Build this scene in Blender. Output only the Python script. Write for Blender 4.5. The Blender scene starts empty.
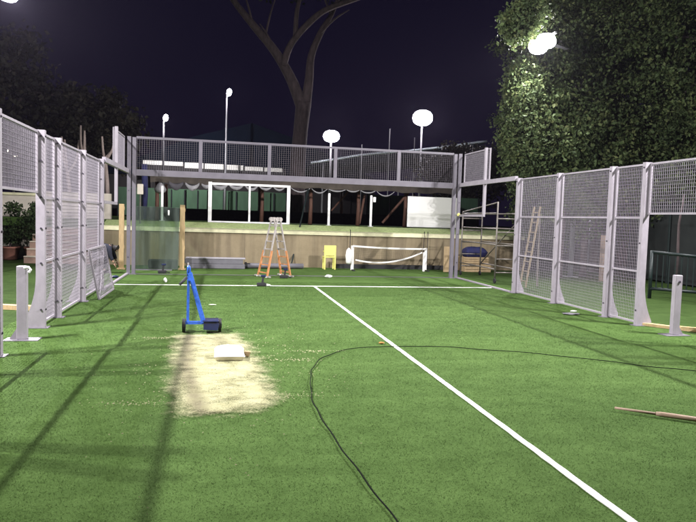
import bpy, math, random
import numpy as np
from mathutils import Vector, Matrix

SC = bpy.context.scene
COL = SC.collection
rnd = random.Random(7)
R = math.radians

# ------------------------------------------------------------------ materials
def new_mat(name):
    m = bpy.data.materials.new(name); m.use_nodes = True
    nt = m.node_tree; b = nt.nodes['Principled BSDF']
    return m, nt, b

def tex_noise(nt, scale, detail=4, rough=.6, coord='Object', stretch=None):
    tc = nt.nodes.new('ShaderNodeTexCoord'); n = nt.nodes.new('ShaderNodeTexNoise')
    n.inputs['Scale'].default_value = scale; n.inputs['Detail'].default_value = detail
    n.inputs['Roughness'].default_value = rough
    if stretch:
        mp = nt.nodes.new('ShaderNodeMapping'); mp.inputs['Scale'].default_value = stretch
        nt.links.new(tc.outputs[coord], mp.inputs['Vector']); nt.links.new(mp.outputs[0], n.inputs['Vector'])
    else:
        nt.links.new(tc.outputs[coord], n.inputs['Vector'])
    return n

def ramp(nt, src, stops):
    r = nt.nodes.new('ShaderNodeValToRGB')
    while len(r.color_ramp.elements) < len(stops): r.color_ramp.elements.new(.5)
    for e, (p, c) in zip(r.color_ramp.elements, stops):
        e.position = p; e.color = (*c, 1) if len(c) == 3 else c
    nt.links.new(src, r.inputs[0]); return r

def mixc(nt, fac, a, b, mode='MIX'):
    m = nt.nodes.new('ShaderNodeMix'); m.data_type = 'RGBA'; m.blend_type = mode
    for sock, v in ((m.inputs[0], fac), (m.inputs[6], a), (m.inputs[7], b)):
        if hasattr(v, 'links') or isinstance(v, bpy.types.NodeSocket): nt.links.new(v, sock)
        elif isinstance(v, (int, float)): sock.default_value = v
        else: sock.default_value = (*v, 1)
    return m.outputs[2]

def mat(name, c, rough=.6, var=.25, scale=6, metal=0, bump=0, bscale=40, stretch=None, spec=.5):
    m, nt, b = new_mat(name)
    n = tex_noise(nt, scale, 5, .65, stretch=stretch)
    lo = tuple(max(0, x*(1-var)) for x in c); hi = tuple(min(1, x*(1+var)) for x in c)
    rp = ramp(nt, n.outputs[0], [(.3, lo), (.7, hi)])
    nt.links.new(rp.outputs[0], b.inputs['Base Color'])
    b.inputs['Roughness'].default_value = rough; b.inputs['Metallic'].default_value = metal
    b.inputs['Specular IOR Level'].default_value = spec
    if bump:
        n2 = tex_noise(nt, bscale, 4, .6); bp = nt.nodes.new('ShaderNodeBump')
        bp.inputs['Strength'].default_value = bump; bp.inputs['Distance'].default_value = .02
        nt.links.new(n2.outputs[0], bp.inputs['Height']); nt.links.new(bp.outputs[0], b.inputs['Normal'])
    return m

def emit_mat(name, c, s):
    m, nt, b = new_mat(name)
    b.inputs['Base Color'].default_value = (.8, .8, .8, 1)
    b.inputs['Emission Color'].default_value = (*c, 1); b.inputs['Emission Strength'].default_value = s
    return m

M = {}
M['post'] = mat('lavender_painted_steel', (.27, .245, .272), .5, .13, 4, bump=.06, stretch=(2, 2, 1))
M['wire'] = mat('lavender_wire', (.215, .195, .222), .5, .12, 8)
M['beam'] = mat('grey_lavender_beam', (.14, .127, .15), .45, .14, 3)
M['dim_wire'] = mat('grey_wire', (.105, .092, .105), .6, .15, 5)
M['bolt'] = mat('dark_bolt', (.08, .07, .09), .4, .2, 30, metal=.6)
M['line'] = mat('white_turf_fibre', (.80, .80, .76), .8, .10, 90, bump=.5, bscale=300)
M['line_worn'] = mat('worn_white_turf_fibre', (.52, .55, .45), .85, .30, 25, bump=.5, bscale=300)
M['coping'] = mat('cream_concrete', (.80, .77, .50), .8, .18, 3, bump=.2)
M['terr'] = mat('yellow_green_verge', (.34, .42, .17), .9, .30, 12, bump=.4, bscale=60)
M['white'] = mat('white_paint', (.88, .87, .86), .5, .05, 4)
M['board'] = mat('white_board', (.90, .89, .86), .9, .03, 1.2, spec=.1)
M['wood'] = mat('brown_timber', (.10, .045, .028), .75, .35, 5, stretch=(8, 8, 1), bump=.3)
M['yellow_wood'] = mat('yellow_timber', (.42, .30, .15), .7, .22, 5, stretch=(9, 9, 1), bump=.2)
M['ply'] = mat('plywood', (.33, .24, .13), .75, .18, 4, stretch=(6, 6, 1))
M['dull_timber'] = mat('dull_timber', (.20, .155, .095), .8, .25, 5)
M['canopy'] = mat('dark_canopy_cloth', (.055, .045, .035), .9, .4, 2, bump=.3, bscale=8)
M['valance'] = mat('grey_white_valance', (.27, .265, .275), .8, .2, 3)
M['valance_dark'] = mat('charcoal_valance', (.075, .07, .08), .85, .3, 3)
M['net'] = mat('black_netting', (.010, .011, .014), .9, .4, 9)
M['screen'] = mat('green_windscreen', (.042, .092, .05), .8, .25, 1.6, stretch=(1, 1, .3))
M['dark_green'] = mat('dark_green_metal', (.006, .014, .013), .5, .2, 5)
M['blue'] = mat('blue_paint', (.030, .105, .45), .42, .30, 22)
M['navy'] = mat('navy_plastic', (.010, .016, .06), .4, .3, 6)
M['rubber'] = mat('black_rubber', (.012, .012, .013), .7, .3, 20)
M['bag'] = mat('white_woven_sack', (.78, .72, .68), .7, .07, 9, bump=.25, bscale=160)
M['alu'] = mat('dull_aluminium', (.34, .31, .29), .5, .15, 8, metal=.2)
M['orange'] = mat('orange_rail', (.44, .19, .075), .5, .15, 8)
M['tube'] = mat('galvanised_tube', (.13, .115, .10), .5, .25, 8, metal=.2)
M['yellow'] = mat('pale_yellow_plastic', (.70, .66, .17), .5, .06, 4)
M['grey_steel'] = mat('grey_profile_steel', (.13, .125, .14), .5, .15, 3)
M['lit_steel_top'] = mat('lamplit_steel_edge', (.34, .325, .35), .5, .1, 3)
M['tape'] = mat('white_net_tape', (.72, .70, .66), .7, .06, 6)
M['cable'] = mat('black_cable', (.005, .007, .005), .9, .3, 20, spec=.08)
M['terracotta'] = mat('terracotta', (.22, .095, .065), .8, .2, 5, bump=.15)
M['garden_wall'] = mat('pale_render', (.66, .60, .50), .85, .14, 1.5, bump=.2)
M['tread'] = mat('pale_step_edge', (.55, .49, .38), .8, .12, 4)
M['riser'] = mat('brick_riser', (.30, .20, .15), .85, .2, 5)
M['bark'] = mat('grey_brown_bark', (.075, .055, .055), .9, .45, 2.5, stretch=(3, 3, .7), bump=1.0, bscale=7)
M['pale_bark'] = mat('pale_bark', (.34, .27, .24), .9, .3, 3, bump=.5, bscale=10)
M['pole'] = mat('lamp_pole_steel', (.30, .30, .32), .5, .15, 3)
M['housing'] = mat('lamp_housing', (.12, .12, .13), .5, .15, 8)
M['lens'] = emit_mat('lit_floodlight_glass', (1, .94, 1), 120)
M['lens_far'] = emit_mat('lit_far_floodlight_glass', (1, .92, 1), 220)
M['lens_warm'] = emit_mat('lit_warm_lamp_glass', (1, .88, .70), 12)
M['dome'] = mat('blue_hall_membrane', (.004, .007, .014), .9, .22, .5, spec=.05)
M['fascia'] = mat('pale_fascia_panel', (.72, .70, .66), .7, .12, .8)
M['lit_tarp_edge'] = mat('lamplit_tarp_edge', (.66, .74, .80), .6, .15, 1)
M['tarp'] = mat('dark_blue_tarp', (.03, .04, .06), .8, .3, .8)
M['hallwall'] = mat('dull_hall_wall', (.022, .02, .02), .9, .2, .6)
M['blue_cloth'] = mat('dark_blue_cloth', (.010, .012, .065), .8, .3, 5)
M['cloth_navy'] = mat('navy_work_clothes', (.012, .014, .026), .85, .3, 9)
M['skin'] = mat('skin', (.40, .23, .16), .55, .1, 8)
M['hair'] = mat('dark_hair', (.015, .011, .009), .6, .3, 40)
M['stick'] = mat('weathered_broom_wood', (.27, .19, .13), .7, .2, 8, stretch=(1, 1, 1))
M['far_ground'] = mat('dark_earth', (.035, .035, .03), .95, .3, .3)
M['leaf_brown'] = mat('dry_leaf', (.40, .20, .05), .8, .2, 20)
M['pillar'] = mat('tan_render', (.30, .22, .17), .85, .2, 3)
M['hedge_screen'] = mat('dark_windscreen_cloth', (.010, .013, .012), .9, .3, 2)

def leaf_mat(name, c1, c2, c3):
    m, nt, b = new_mat(name)
    oi = nt.nodes.new('ShaderNodeNewGeometry')
    n = tex_noise(nt, 1.1, 3, .6)
    rp = ramp(nt, oi.outputs['Random Per Island'], [(0, c1), (.55, c2), (1, c3)])
    rp2 = ramp(nt, n.outputs[0], [(.36, (.55, .58, .55)), (.62, (1.38, 1.32, 1.22))])
    c = mixc(nt, 1.0, rp.outputs[0], rp2.outputs[0], 'MULTIPLY')
    nt.links.new(c, b.inputs['Base Color'])
    b.inputs['Roughness'].default_value = .6; b.inputs['Specular IOR Level'].default_value = .15
    tr = nt.nodes.new('ShaderNodeBsdfTranslucent'); nt.links.new(c, tr.inputs[0])
    mx = nt.nodes.new('ShaderNodeMixShader'); mx.inputs[0].default_value = .25
    out = nt.nodes['Material Output']
    nt.links.new(b.outputs[0], mx.inputs[1]); nt.links.new(tr.outputs[0], mx.inputs[2]); nt.links.new(mx.outputs[0], out.inputs[0])
    return m
M['leaf'] = leaf_mat('broad_leaves', (.050, .070, .032), (.070, .104, .042), (.112, .132, .056))
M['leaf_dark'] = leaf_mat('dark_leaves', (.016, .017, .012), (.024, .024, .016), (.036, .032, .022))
M['leaf_shrub'] = leaf_mat('shrub_leaves', (.035, .06, .026), (.055, .09, .036), (.09, .13, .055))
M['needles'] = leaf_mat('pine_needles', (.02, .03, .018), (.03, .045, .025), (.045, .06, .03))

def turf_mat(name, sheet=True, k=1.0):
    m, nt, b = new_mat(name)
    big = tex_noise(nt, .35, 3, .6); mid = tex_noise(nt, 3.2, 5, .7)
    fine = tex_noise(nt, 120, 3, .8); streak = tex_noise(nt, 1.0, 4, .7, stretch=(.35, 2.6, 1))
    lo, hi = (.064, .122, .028), (.092, .156, .041)
    rp = ramp(nt, fine.outputs[0], [(.28, tuple(x*k for x in lo)), (.72, tuple(x*k for x in hi))])
    r2 = ramp(nt, mid.outputs[0], [(.3, (.76, .78, .74)), (.7, (1.16, 1.13, 1.2))])
    r3 = ramp(nt, big.outputs[0], [(.3, (.86, .88, .84)), (.7, (1.10, 1.08, 1.06))])
    r4 = ramp(nt, streak.outputs[0], [(.3, (.84, .86, .84)), (.7, (1.10, 1.10, 1.14))])
    c = mixc(nt, 1, rp.outputs[0], r2.outputs[0], 'MULTIPLY')
    c = mixc(nt, 1, c, r3.outputs[0], 'MULTIPLY'); c = mixc(nt, 1, c, r4.outputs[0], 'MULTIPLY')
    if not sheet:
        g = nt.nodes.new('ShaderNodeNewGeometry')
        r5 = ramp(nt, g.outputs['Random Per Island'], [(0, (.86, .87, .84)), (.85, (1.1, 1.08, 1.1)), (.94, (1.4, 1.3, 1.4)), (1, (2.0, 1.75, 2.2))])
        c = mixc(nt, 1, c, r5.outputs[0], 'MULTIPLY')
        up = nt.nodes.new('ShaderNodeVectorMath'); up.operation = 'MULTIPLY_ADD'      # thin blades: soften the facet normal towards the pile direction
        nt.links.new(g.outputs['Normal'], up.inputs[0]); up.inputs[1].default_value = (.30, .30, .30); up.inputs[2].default_value = (0, 0, 1)
        nm = nt.nodes.new('ShaderNodeVectorMath'); nm.operation = 'NORMALIZE'; nt.links.new(up.outputs[0], nm.inputs[0]); nt.links.new(nm.outputs[0], b.inputs['Normal'])
    nt.links.new(c, b.inputs['Base Color'])
    b.inputs['Roughness'].default_value = .9; b.inputs['Specular IOR Level'].default_value = .06
    if sheet:
        bp = nt.nodes.new('ShaderNodeBump'); bp.inputs['Strength'].default_value = .5; bp.inputs['Distance'].default_value = .01
        nt.links.new(fine.outputs[0], bp.inputs['Height']); nt.links.new(bp.outputs[0], b.inputs['Normal'])
    return m
M['turf'] = turf_mat('artificial_turf', True, .82); M['lawn'] = turf_mat('outer_lawn', True, .5); M['blade'] = turf_mat('artificial_turf_blades', False)

def sand_mat():
    m, nt, b = new_mat('pale_infill_sand')
    n1 = tex_noise(nt, 5, 5, .7); n2 = tex_noise(nt, 70, 3, .7); st = tex_noise(nt, 3.2, 6, .75, stretch=(1.0, 1.5, 1))
    rp = ramp(nt, n1.outputs[0], [(.30, (.13, .125, .055)), (.44, (.28, .275, .145)), (.72, (.40, .395, .235))])
    r2 = ramp(nt, n2.outputs[0], [(.25, (.60, .60, .52)), (.7, (1.14, 1.12, 1.1))])
    c = mixc(nt, 1, rp.outputs[0], r2.outputs[0], 'MULTIPLY')
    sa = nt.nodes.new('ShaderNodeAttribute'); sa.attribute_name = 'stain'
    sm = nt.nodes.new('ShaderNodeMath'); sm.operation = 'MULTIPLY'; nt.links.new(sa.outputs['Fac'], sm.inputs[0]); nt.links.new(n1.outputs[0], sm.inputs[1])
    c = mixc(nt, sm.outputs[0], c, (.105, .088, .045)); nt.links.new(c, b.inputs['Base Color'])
    b.inputs['Roughness'].default_value = .95
    # coverage: vertex attribute (distance inside the strip) + noise
    at = nt.nodes.new('ShaderNodeAttribute'); at.attribute_name = 'cover'
    a1 = nt.nodes.new('ShaderNodeMath'); a1.operation = 'MULTIPLY_ADD'
    nt.links.new(st.outputs[0], a1.inputs[0]); a1.inputs[1].default_value = 1.7; nt.links.new(at.outputs['Fac'], a1.inputs[2])
    a2 = nt.nodes.new('ShaderNodeMath'); a2.operation = 'MULTIPLY_ADD'
    nt.links.new(n2.outputs[0], a2.inputs[0]); a2.inputs[1].default_value = .9; nt.links.new(a1.outputs[0], a2.inputs[2])
    r3 = ramp(nt, a2.outputs[0], [(.0, (0, 0, 0)), (1, (1, 1, 1))])
    mr = nt.nodes.new('ShaderNodeMapRange'); mr.inputs[1].default_value = 1.32; mr.inputs[2].default_value = 1.95
    nt.links.new(a2.outputs[0], mr.inputs[0])
    tr = nt.nodes.new('ShaderNodeBsdfTransparent'); mx = nt.nodes.new('ShaderNodeMixShader')
    nt.links.new(mr.outputs[0], mx.inputs[0]); nt.links.new(tr.outputs[0], mx.inputs[1]); nt.links.new(b.outputs[0], mx.inputs[2])
    nt.links.new(mx.outputs[0], nt.nodes['Material Output'].inputs[0])
    return m
M['sand'] = sand_mat()
M['bare_sand'] = mat('bare_sand_grains', (.40, .38, .22), .95, .2, 60)

def wall_mat():
    m, nt, b = new_mat('tan_stucco')
    n1 = tex_noise(nt, 1.2, 5, .7); st = tex_noise(nt, 1.6, 4, .6, stretch=(1.6, 1, .12)); f = tex_noise(nt, 45, 3, .7)
    rp = ramp(nt, n1.outputs[0], [(.3, (.20, .158, .092)), (.7, (.29, .236, .146))])
    r2 = ramp(nt, st.outputs[0], [(.38, (.72, .71, .72)), (.55, (1, 1, 1))])
    r3 = ramp(nt, f.outputs[0], [(.2, (.85, .85, .85)), (.8, (1.1, 1.1, 1.1))])
    c = mixc(nt, 1, rp.outputs[0], r2.outputs[0], 'MULTIPLY'); c = mixc(nt, 1, c, r3.outputs[0], 'MULTIPLY')
    nt.links.new(c, b.inputs['Base Color']); b.inputs['Roughness'].default_value = .9
    return m
M['wall'] = wall_mat()
M['joint'] = mat('dark_wall_joint', (.10, .08, .055), .9, .2, 5)

def glass_mat(name, tint, gl):
    m, nt, b = new_mat(name); nt.nodes.remove(b)
    tr = nt.nodes.new('ShaderNodeBsdfTransparent'); tr.inputs[0].default_value = (*tint, 1)
    g = nt.nodes.new('ShaderNodeBsdfGlossy'); g.inputs['Roughness'].default_value = .04; g.inputs[0].default_value = (.8, .9, .86, 1)
    d = nt.nodes.new('ShaderNodeBsdfDiffuse'); d.inputs[0].default_value = (.16, .19, .17, 1)
    n = tex_noise(nt, 1.4, 4, .6, stretch=(2.2, 1, .35))
    r = ramp(nt, n.outputs[0], [(.40, (.10, .10, .10)), (.66, (.36, .36, .36))])
    fr = nt.nodes.new('ShaderNodeLayerWeight'); fr.inputs[0].default_value = gl
    m1 = nt.nodes.new('ShaderNodeMixShader'); m2 = nt.nodes.new('ShaderNodeMixShader')
    nt.links.new(fr.outputs['Fresnel'], m1.inputs[0]); nt.links.new(tr.outputs[0], m1.inputs[1]); nt.links.new(g.outputs[0], m1.inputs[2])
    nt.links.new(r.outputs[0], m2.inputs[0]); nt.links.new(m1.outputs[0], m2.inputs[1]); nt.links.new(d.outputs[0], m2.inputs[2])
    nt.links.new(m2.outputs[0], nt.nodes['Material Output'].inputs[0])
    return m
M['glass'] = glass_mat('dusty_green_glass', (.64, .74, .66), .25)

# ------------------------------------------------------------------ mesh builder
class MB:
    def __init__(s): s.v = []; s.f = []
    def add(s, vs, fs):
        o = len(s.v); s.v += [tuple(v) for v in vs]; s.f += [tuple(i+o for i in f) for f in fs]; return s
    def box(s, x0, x1, y0, y1, z0, z1):
        v = [(x, y, z) for z in (z0, z1) for y in (y0, y1) for x in (x0, x1)]
        return s.add(v, [(0, 2, 3, 1), (4, 5, 7, 6), (0, 1, 5, 4), (2, 6, 7, 3), (0, 4, 6, 2), (1, 3, 7, 5)])
    def cbox(s, c, sx, sy, sz, ch=.004):      # box with chamfered vertical + horizontal edges
        x, y, z = c; o = []
        for dz, k in ((-sz/2, 1), (-sz/2+ch, 0), (sz/2-ch, 0), (sz/2, 1)):
            a, b = sx/2-(ch if k else 0), sy/2-(ch if k else 0)
            o.append([(x-a+ch, y-b, z+dz), (x+a-ch, y-b, z+dz), (x+a, y-b+ch, z+dz), (x+a, y+b-ch, z+dz), (x+a-ch, y+b, z+dz), (x-a+ch, y+b, z+dz), (x-a, y+b-ch, z+dz), (x-a, y-b+ch, z+dz)])
        v = [p for r in o for p in r]; f = [tuple(range(7, -1, -1)), tuple(range(24, 32))]
        for i in range(3):
            for k in range(8): f.append((i*8+k, i*8+(k+1) % 8, i*8+8+(k+1) % 8, i*8+8+k))
        return s.add(v, f)
    def bar(s, p, q, w, h, up=(0, 0, 1)):
        p, q = Vector(p), Vector(q); d = (q-p).normalized(); u = Vector(up)
        if abs(d.dot(u)) > .98: u = Vector((0, 1, 0))
        a = d.cross(u).normalized(); b = a.cross(d).normalized()
        v = [c+a*i*w/2+b*j*h/2 for c in (p, q) for i, j in ((-1, -1), (1, -1), (1, 1), (-1, 1))]
        return s.add(v, [(0, 3, 2, 1), (4, 5, 6, 7), (0, 1, 5, 4), (1, 2, 6, 5), (2, 3, 7, 6), (3, 0, 4, 7)])
    def path(s, pts, rad, n=8, cap=True):
        pts = [Vector(p) for p in pts]
        if not hasattr(rad, '__len__'): rad = [rad]*len(pts)
        prev = None; rings = []
        for i, p in enumerate(pts):
            d = (pts[min(i+1, len(pts)-1)]-pts[max(i-1, 0)]).normalized()
            if prev is None:
                u = Vector((0, 0, 1)) if abs(d.z) < .9 else Vector((1, 0, 0)); a = d.cross(u).normalized()
            else: a = (prev-d*prev.dot(d)).normalized()
            prev = a; b = d.cross(a)
            rings.append([p+(a*math.cos(t)+b*math.sin(t))*rad[i] for t in [2*math.pi*k/n for k in range(n)]])
        v = [p for r in rings for p in r]; f = []
        for i in range(len(rings)-1):
            for k in range(n): f.append((i*n+k, i*n+(k+1) % n, (i+1)*n+(k+1) % n, (i+1)*n+k))
        if cap: f += [tuple(range(n-1, -1, -1)), tuple(range((len(rings)-1)*n, len(rings)*n))]
        return s.add(v, f)
    def tube(s, p, q, r, n=8, r2=None): return s.path([p, q], [r, r2 if r2 is not None else r], n)
    def lathe(s, c, prof, n=20):
        v = [(c[0]+r*math.cos(2*math.pi*k/n), c[1]+r*math.sin(2*math.pi*k/n), c[2]+z) for r, z in prof for k in range(n)]; f = []
        for i in range(len(prof)-1):
            for k in range(n): f.append((i*n+k, i*n+(k+1) % n, (i+1)*n+(k+1) % n, (i+1)*n+k))
        f += [tuple(range(n-1, -1, -1)), tuple(range((len(prof)-1)*n, len(prof)*n))]
        return s.add(v, f)
    def prism(s, poly, y0, y1):               # polygon in x,z extruded along y
        n = len(poly); v = [(x, y0, z) for x, z in poly]+[(x, y1, z) for x, z in poly]
        f = [tuple(range(n)), tuple(range(2*n-1, n-1, -1))]+[(k, k+n, (k+1) % n+n, (k+1) % n) for k in range(n)]
        return s.add(v, f)
    def build(s, name, m, parent=None, smooth=False):
        me = bpy.data.meshes.new(name)
        off = parent_world(parent)
        me.from_pydata([(x-off.x, y-off.y, z-off.z) for x, y, z in s.v], [], s.f); me.update()
        me.materials.append(m)
        if smooth: me.polygons.foreach_set('use_smooth', [True]*len(me.polygons))
        o = bpy.data.objects.new(name, me); COL.objects.link(o); o.parent = parent
        return o

def parent_world(p):
    w = Vector((0, 0, 0))
    while p is not None: w += p.location; p = p.parent
    return w

def thing(name, label, cat, loc=(0, 0, 0), group=None):
    o = bpy.data.objects.new(name, None); COL.objects.link(o); o.location = loc; o.empty_display_size = .2
    return tag(o, label, cat, group)
def tag(o, label, cat, group=None, kind=None):
    o['label'] = label; o['category'] = cat
    if group: o['group'] = group
    if kind: o['kind'] = kind
    return o
def struct(o, kind='structure', label=None, cat=None):
    o['kind'] = kind
    if label: o['label'] = label
    if cat: o['category'] = cat
    return o
def dup(root, loc, rz=0.0, label=None):
    r = root.copy(); COL.objects.link(r); r.location = loc; r.rotation_euler = (0, 0, rz)
    if label: r['label'] = label
    for ch in list(root.children):
        c = ch.copy(); COL.objects.link(c); c.parent = r
        for g in list(ch.children):
            d = g.copy(); COL.objects.link(d); d.parent = c
    return r

# ------------------------------------------------------------------ setting
H1, H2, H3, H4 = .98, 1.96, 2.94, 3.92
g = MB().box(-150, 150, -60, 250, -.5, -.02).build('ground', M['far_ground']); struct(g)
t = MB().box(-5.6, 5.45, -24, 3.6, -.019, 0).build('turf', M['turf']); struct(t)
struct(MB().box(-17, -5.602, -24, 6.2, -.019, -.001).build('lawn', M['lawn'])); struct(MB().box(5.452, 15, -24, 3.6, -.019, -.001).build('lawn', M['lawn']))
def strip(name, x0, x1, y0, y1, z, m):
    rr = random.Random(name); mb = MB(); n = 120; ver = (y1-y0) > (x1-x0)
    for i in range(n+1):
        u = i/n; ja, jb = rr.uniform(-.0035, .0035), rr.uniform(-.0035, .0035)
        if ver: a, b = (x0+ja, y0+(y1-y0)*u), (x1+jb, y0+(y1-y0)*u)
        else: a, b = (x0+(x1-x0)*u, y1+jb), (x0+(x1-x0)*u, y0+ja)
        mb.v += [(*a, z), (*b, z), (*b, z-.008), (*a, z-.008)]
    for i in range(n):
        for k in range(4): mb.f.append((i*4+k, i*4+4+k, i*4+4+(k+1) % 4, i*4+(k+1) % 4))
    return struct(mb.build(name, m))
SY = -2.87
strip('service_line', -4.93, 4.93, SY-.032, SY+.032, .012, M['line'])
strip('centre_line', -.027, .027, -17.2, SY-.032, .013, M['line'])

# sand strip (infill not brushed in yet)
SAND = [(-3.00, -9.72), (-2.16, -9.70), (-2.00, -11.4), (-1.90, -13.2), (-2.24, -13.56), (-2.76, -13.62), (-2.93, -12.0)]
def sand_cover(x, y):
    # signed distance to polygon (positive inside)
    best = np.full(np.shape(x), 9.0); inside = np.zeros(np.shape(x), bool); n = len(SAND)
    for i in range(n):
        (x1, y1), (x2, y2) = SAND[i], SAND[(i+1) % n]
        dx, dy = x2-x1, y2-y1; tt = np.clip(((x-x1)*dx+(y-y1)*dy)/(dx*dx+dy*dy), 0, 1)
        best = np.minimum(best, np.hypot(x-x1-tt*dx, y-y1-tt*dy))
        c = ((y1 > y) != (y2 > y)) & (x < (x2-x1)*(y-y1)/(y2-y1+1e-12)+x1); inside ^= c
    return np.where(inside, best, -best)
nx, ny = 46, 110
xs = np.linspace(-3.4, -1.3, nx); ys = np.linspace(-14.1, -9.3, ny)
gx, gy = np.meshgrid(xs, ys); cov = sand_cover(gx, gy)
nr = np.random.RandomState(3)
gz = .016+.006*nr.rand(*gx.shape)+.010*np.clip(cov*6, 0, 1)
m_ = MB(); m_.v = [tuple(map(float, p)) for p in np.stack([gx.ravel(), gy.ravel(), gz.ravel()], 1)]
m_.f = [(j*nx+i, j*nx+i+1, (j+1)*nx+i+1, (j+1)*nx+i) for j in range(ny-1) for i in range(nx-1)]
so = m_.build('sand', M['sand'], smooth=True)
a = so.data.attributes.new('cover', 'FLOAT', 'POINT'); a.data.foreach_set('value', np.clip(cov*2.4+.30, -.6, .62).ravel().astype(np.float32))
xl_ = np.interp(gy.ravel(), [-13.68, -12.0, -9.72], [-2.76, -2.96, -3.02])
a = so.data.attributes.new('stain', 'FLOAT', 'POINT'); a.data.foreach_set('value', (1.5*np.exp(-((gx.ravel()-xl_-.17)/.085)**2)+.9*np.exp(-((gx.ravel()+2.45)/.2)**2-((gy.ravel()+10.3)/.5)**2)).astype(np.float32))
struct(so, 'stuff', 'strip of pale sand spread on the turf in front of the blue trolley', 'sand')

# loose grains of the sand scattered round the strip
r_ = np.random.RandomState(21); mb = MB()
for k in range(1150):
    if k < 800: x, y = r_.normal(-2.4, .55), r_.normal(-11.6, 1.35)
    else:
        j = k % 5; cx_, cy_ = [(-1.55, -11.5), (-3.25, -10.0), (-1.75, -13.1), (-1.2, -11.0), (-3.2, -13.2)][j]
        x, y = r_.normal(cx_, .16), r_.normal(cy_, .05)
    q = r_.uniform(.003, .010); z = .014+r_.uniform(0, .006)
    mb.add([(x-q, y-q*.6, z), (x+q, y-q*.5, z), (x+q*.2, y+q, z), (x, y, z+q*.8)], [(0, 1, 3), (1, 2, 3), (2, 0, 3)])
gr_ = mb.build('sand_grains', M['bare_sand']); struct(gr_, 'stuff', 'loose pale sand grains scattered on the turf around the sand strip', 'sand')

# turf blades in the part of the court near the viewer
def blades(n, seed):
    r = np.random.RandomState(seed)
    x = r.uniform(-5.6, 5.4, n); y = -17.4+15.6*r.rand(n)**1.7
    c = sand_cover(x, y)
    keep = (c < -.03+.05*r.randn(n)) | (r.rand(n) < .10)
    keep &= ~((np.abs(x) < .034) & (r.rand(n) < .93)) & ~(np.abs(y-SY) < .04)
    x, y = x[keep], y[keep]; n = len(x)
    h = r.uniform(.005, .0105, n); w = r.uniform(.0018, .0034, n)*(1+(y+17.4)*.16); th = r.uniform(0, 2*np.pi, n)
    lx, ly = r.normal(.0, .009, n), r.normal(-.002, .009, n)
    P = np.zeros((n, 3, 3), np.float32)
    P[:, 0] = np.stack([x-np.cos(th)*w/2, y-np.sin(th)*w/2, np.zeros(n)], 1)
    P[:, 1] = np.stack([x+np.cos(th)*w/2, y+np.sin(th)*w/2, np.zeros(n)], 1)
    P[:, 2] = np.stack([x+lx, y+ly, h], 1)
    me = bpy.data.meshes.new('grass_blades'); me.vertices.add(3*n); me.vertices.foreach_set('co', P.ravel())
    me.loops.add(3*n); me.loops.foreach_set('vertex_index', np.arange(3*n, dtype=np.int32))
    me.polygons.add(n); me.polygons.foreach_set('loop_start', np.arange(0, 3*n, 3, dtype=np.int32))
    me.update(calc_edges=True); me.materials.append(M['blade'])
    o = bpy.data.objects.new('grass_blades', me); COL.objects.link(o)
    struct(o, 'stuff', 'short green artificial grass blades covering the court', 'grass')
blades(800000, 5)

# ------------------------------------------------------------------ court fence
def post_profile():
    # x outwards (negative = outside of the left fence), curved foot gusset
    pts = [(0, 0), (0, H3), (-.125, H3), (-.125, .80)]
    for k in range(1, 9):
        u = k/8; pts.append((-.125-.17*u**2.2, .80-.72*u))
    pts.append((-.31, 0)); return pts
def make_post(y, label):
    o = thing('fence_post', label, 'fence post', (-5, y, 0), 'lavender steel fence posts along both sides of the court')
    pr = [(x-5, z+.012) for x, z in post_profile()]
    MB().prism(pr, y-.045, y+.045).build('upright', M['post'], o)
    MB().box(-5.36, -4.95, y-.085, y+.085, 0, .012).build('base_plate', M['beam'], o)
    for z in (.28, .98, 1.5, 1.96, 2.5, 2.86):
        MB().tube((-5.05, y-.045, z), (-5.05, y-.058, z), .015, 8).build('bolt', M['bolt'], o)
        if z in (.28, 1.5, 2.86): MB().add(*cyl_x(-4.999, y+.0, z)).build('bolt', M['bolt'], o)
    return o
def cyl_x(x, y, z, r=.015, L=.014):
    vs = [(x+dx, y+r*math.cos(t), z+r*math.sin(t)) for dx in (0, L) for t in [2*math.pi*k/8 for k in range(8)]]
    return vs, [tuple(range(7, -1, -1)), tuple(range(8, 16))]+[(k, (k+1) % 8, 8+(k+1) % 8, 8+k) for k in range(8)]

def mesh_wires(mb, x, ya, yb, z0, z1, r=.0024, sy=.05, sz=.06):
    y = ya+sy
    while y < yb-.01: mb.box(x-r, x+r, y-r, y+r, z0, z1); y += sy
    z = z0+sz
    while z < z1-.01: mb.box(x-2.6*r, x-r-.0003, ya, yb, z-r, z+r); z += sz
def make_panel(ya, yb, zs, label, w=.034, group='wire mesh fence panels along both sides of the court', x=-5.105, name='mesh_panel'):
    """panel in the plane x, from y=ya (nearer the viewer) to yb; zs = heights of its rails"""
    o = thing(name, label, 'mesh panel', (-5, (ya+yb)/2, zs[0]), group)
    for i, z in enumerate(zs):
        zc = z+(w/2 if i == 0 else -w/2 if i == len(zs)-1 else 0)
        MB().box(x-w/2, x+w/2, ya, yb, zc-w/2, zc+w/2).build('rail', M['post'], o)
    for y in (ya, yb-w): MB().box(x-w/2+.001, x+w/2-.001, y, y+w, zs[0]+w, zs[-1]-w).build('stile', M['post'], o)
    mb = MB(); mesh_wires(mb, x, ya+w, yb-w, zs[0]+w, zs[-1]-w); mb.build('wire_mesh', M['wire'], o)
    return o

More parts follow.
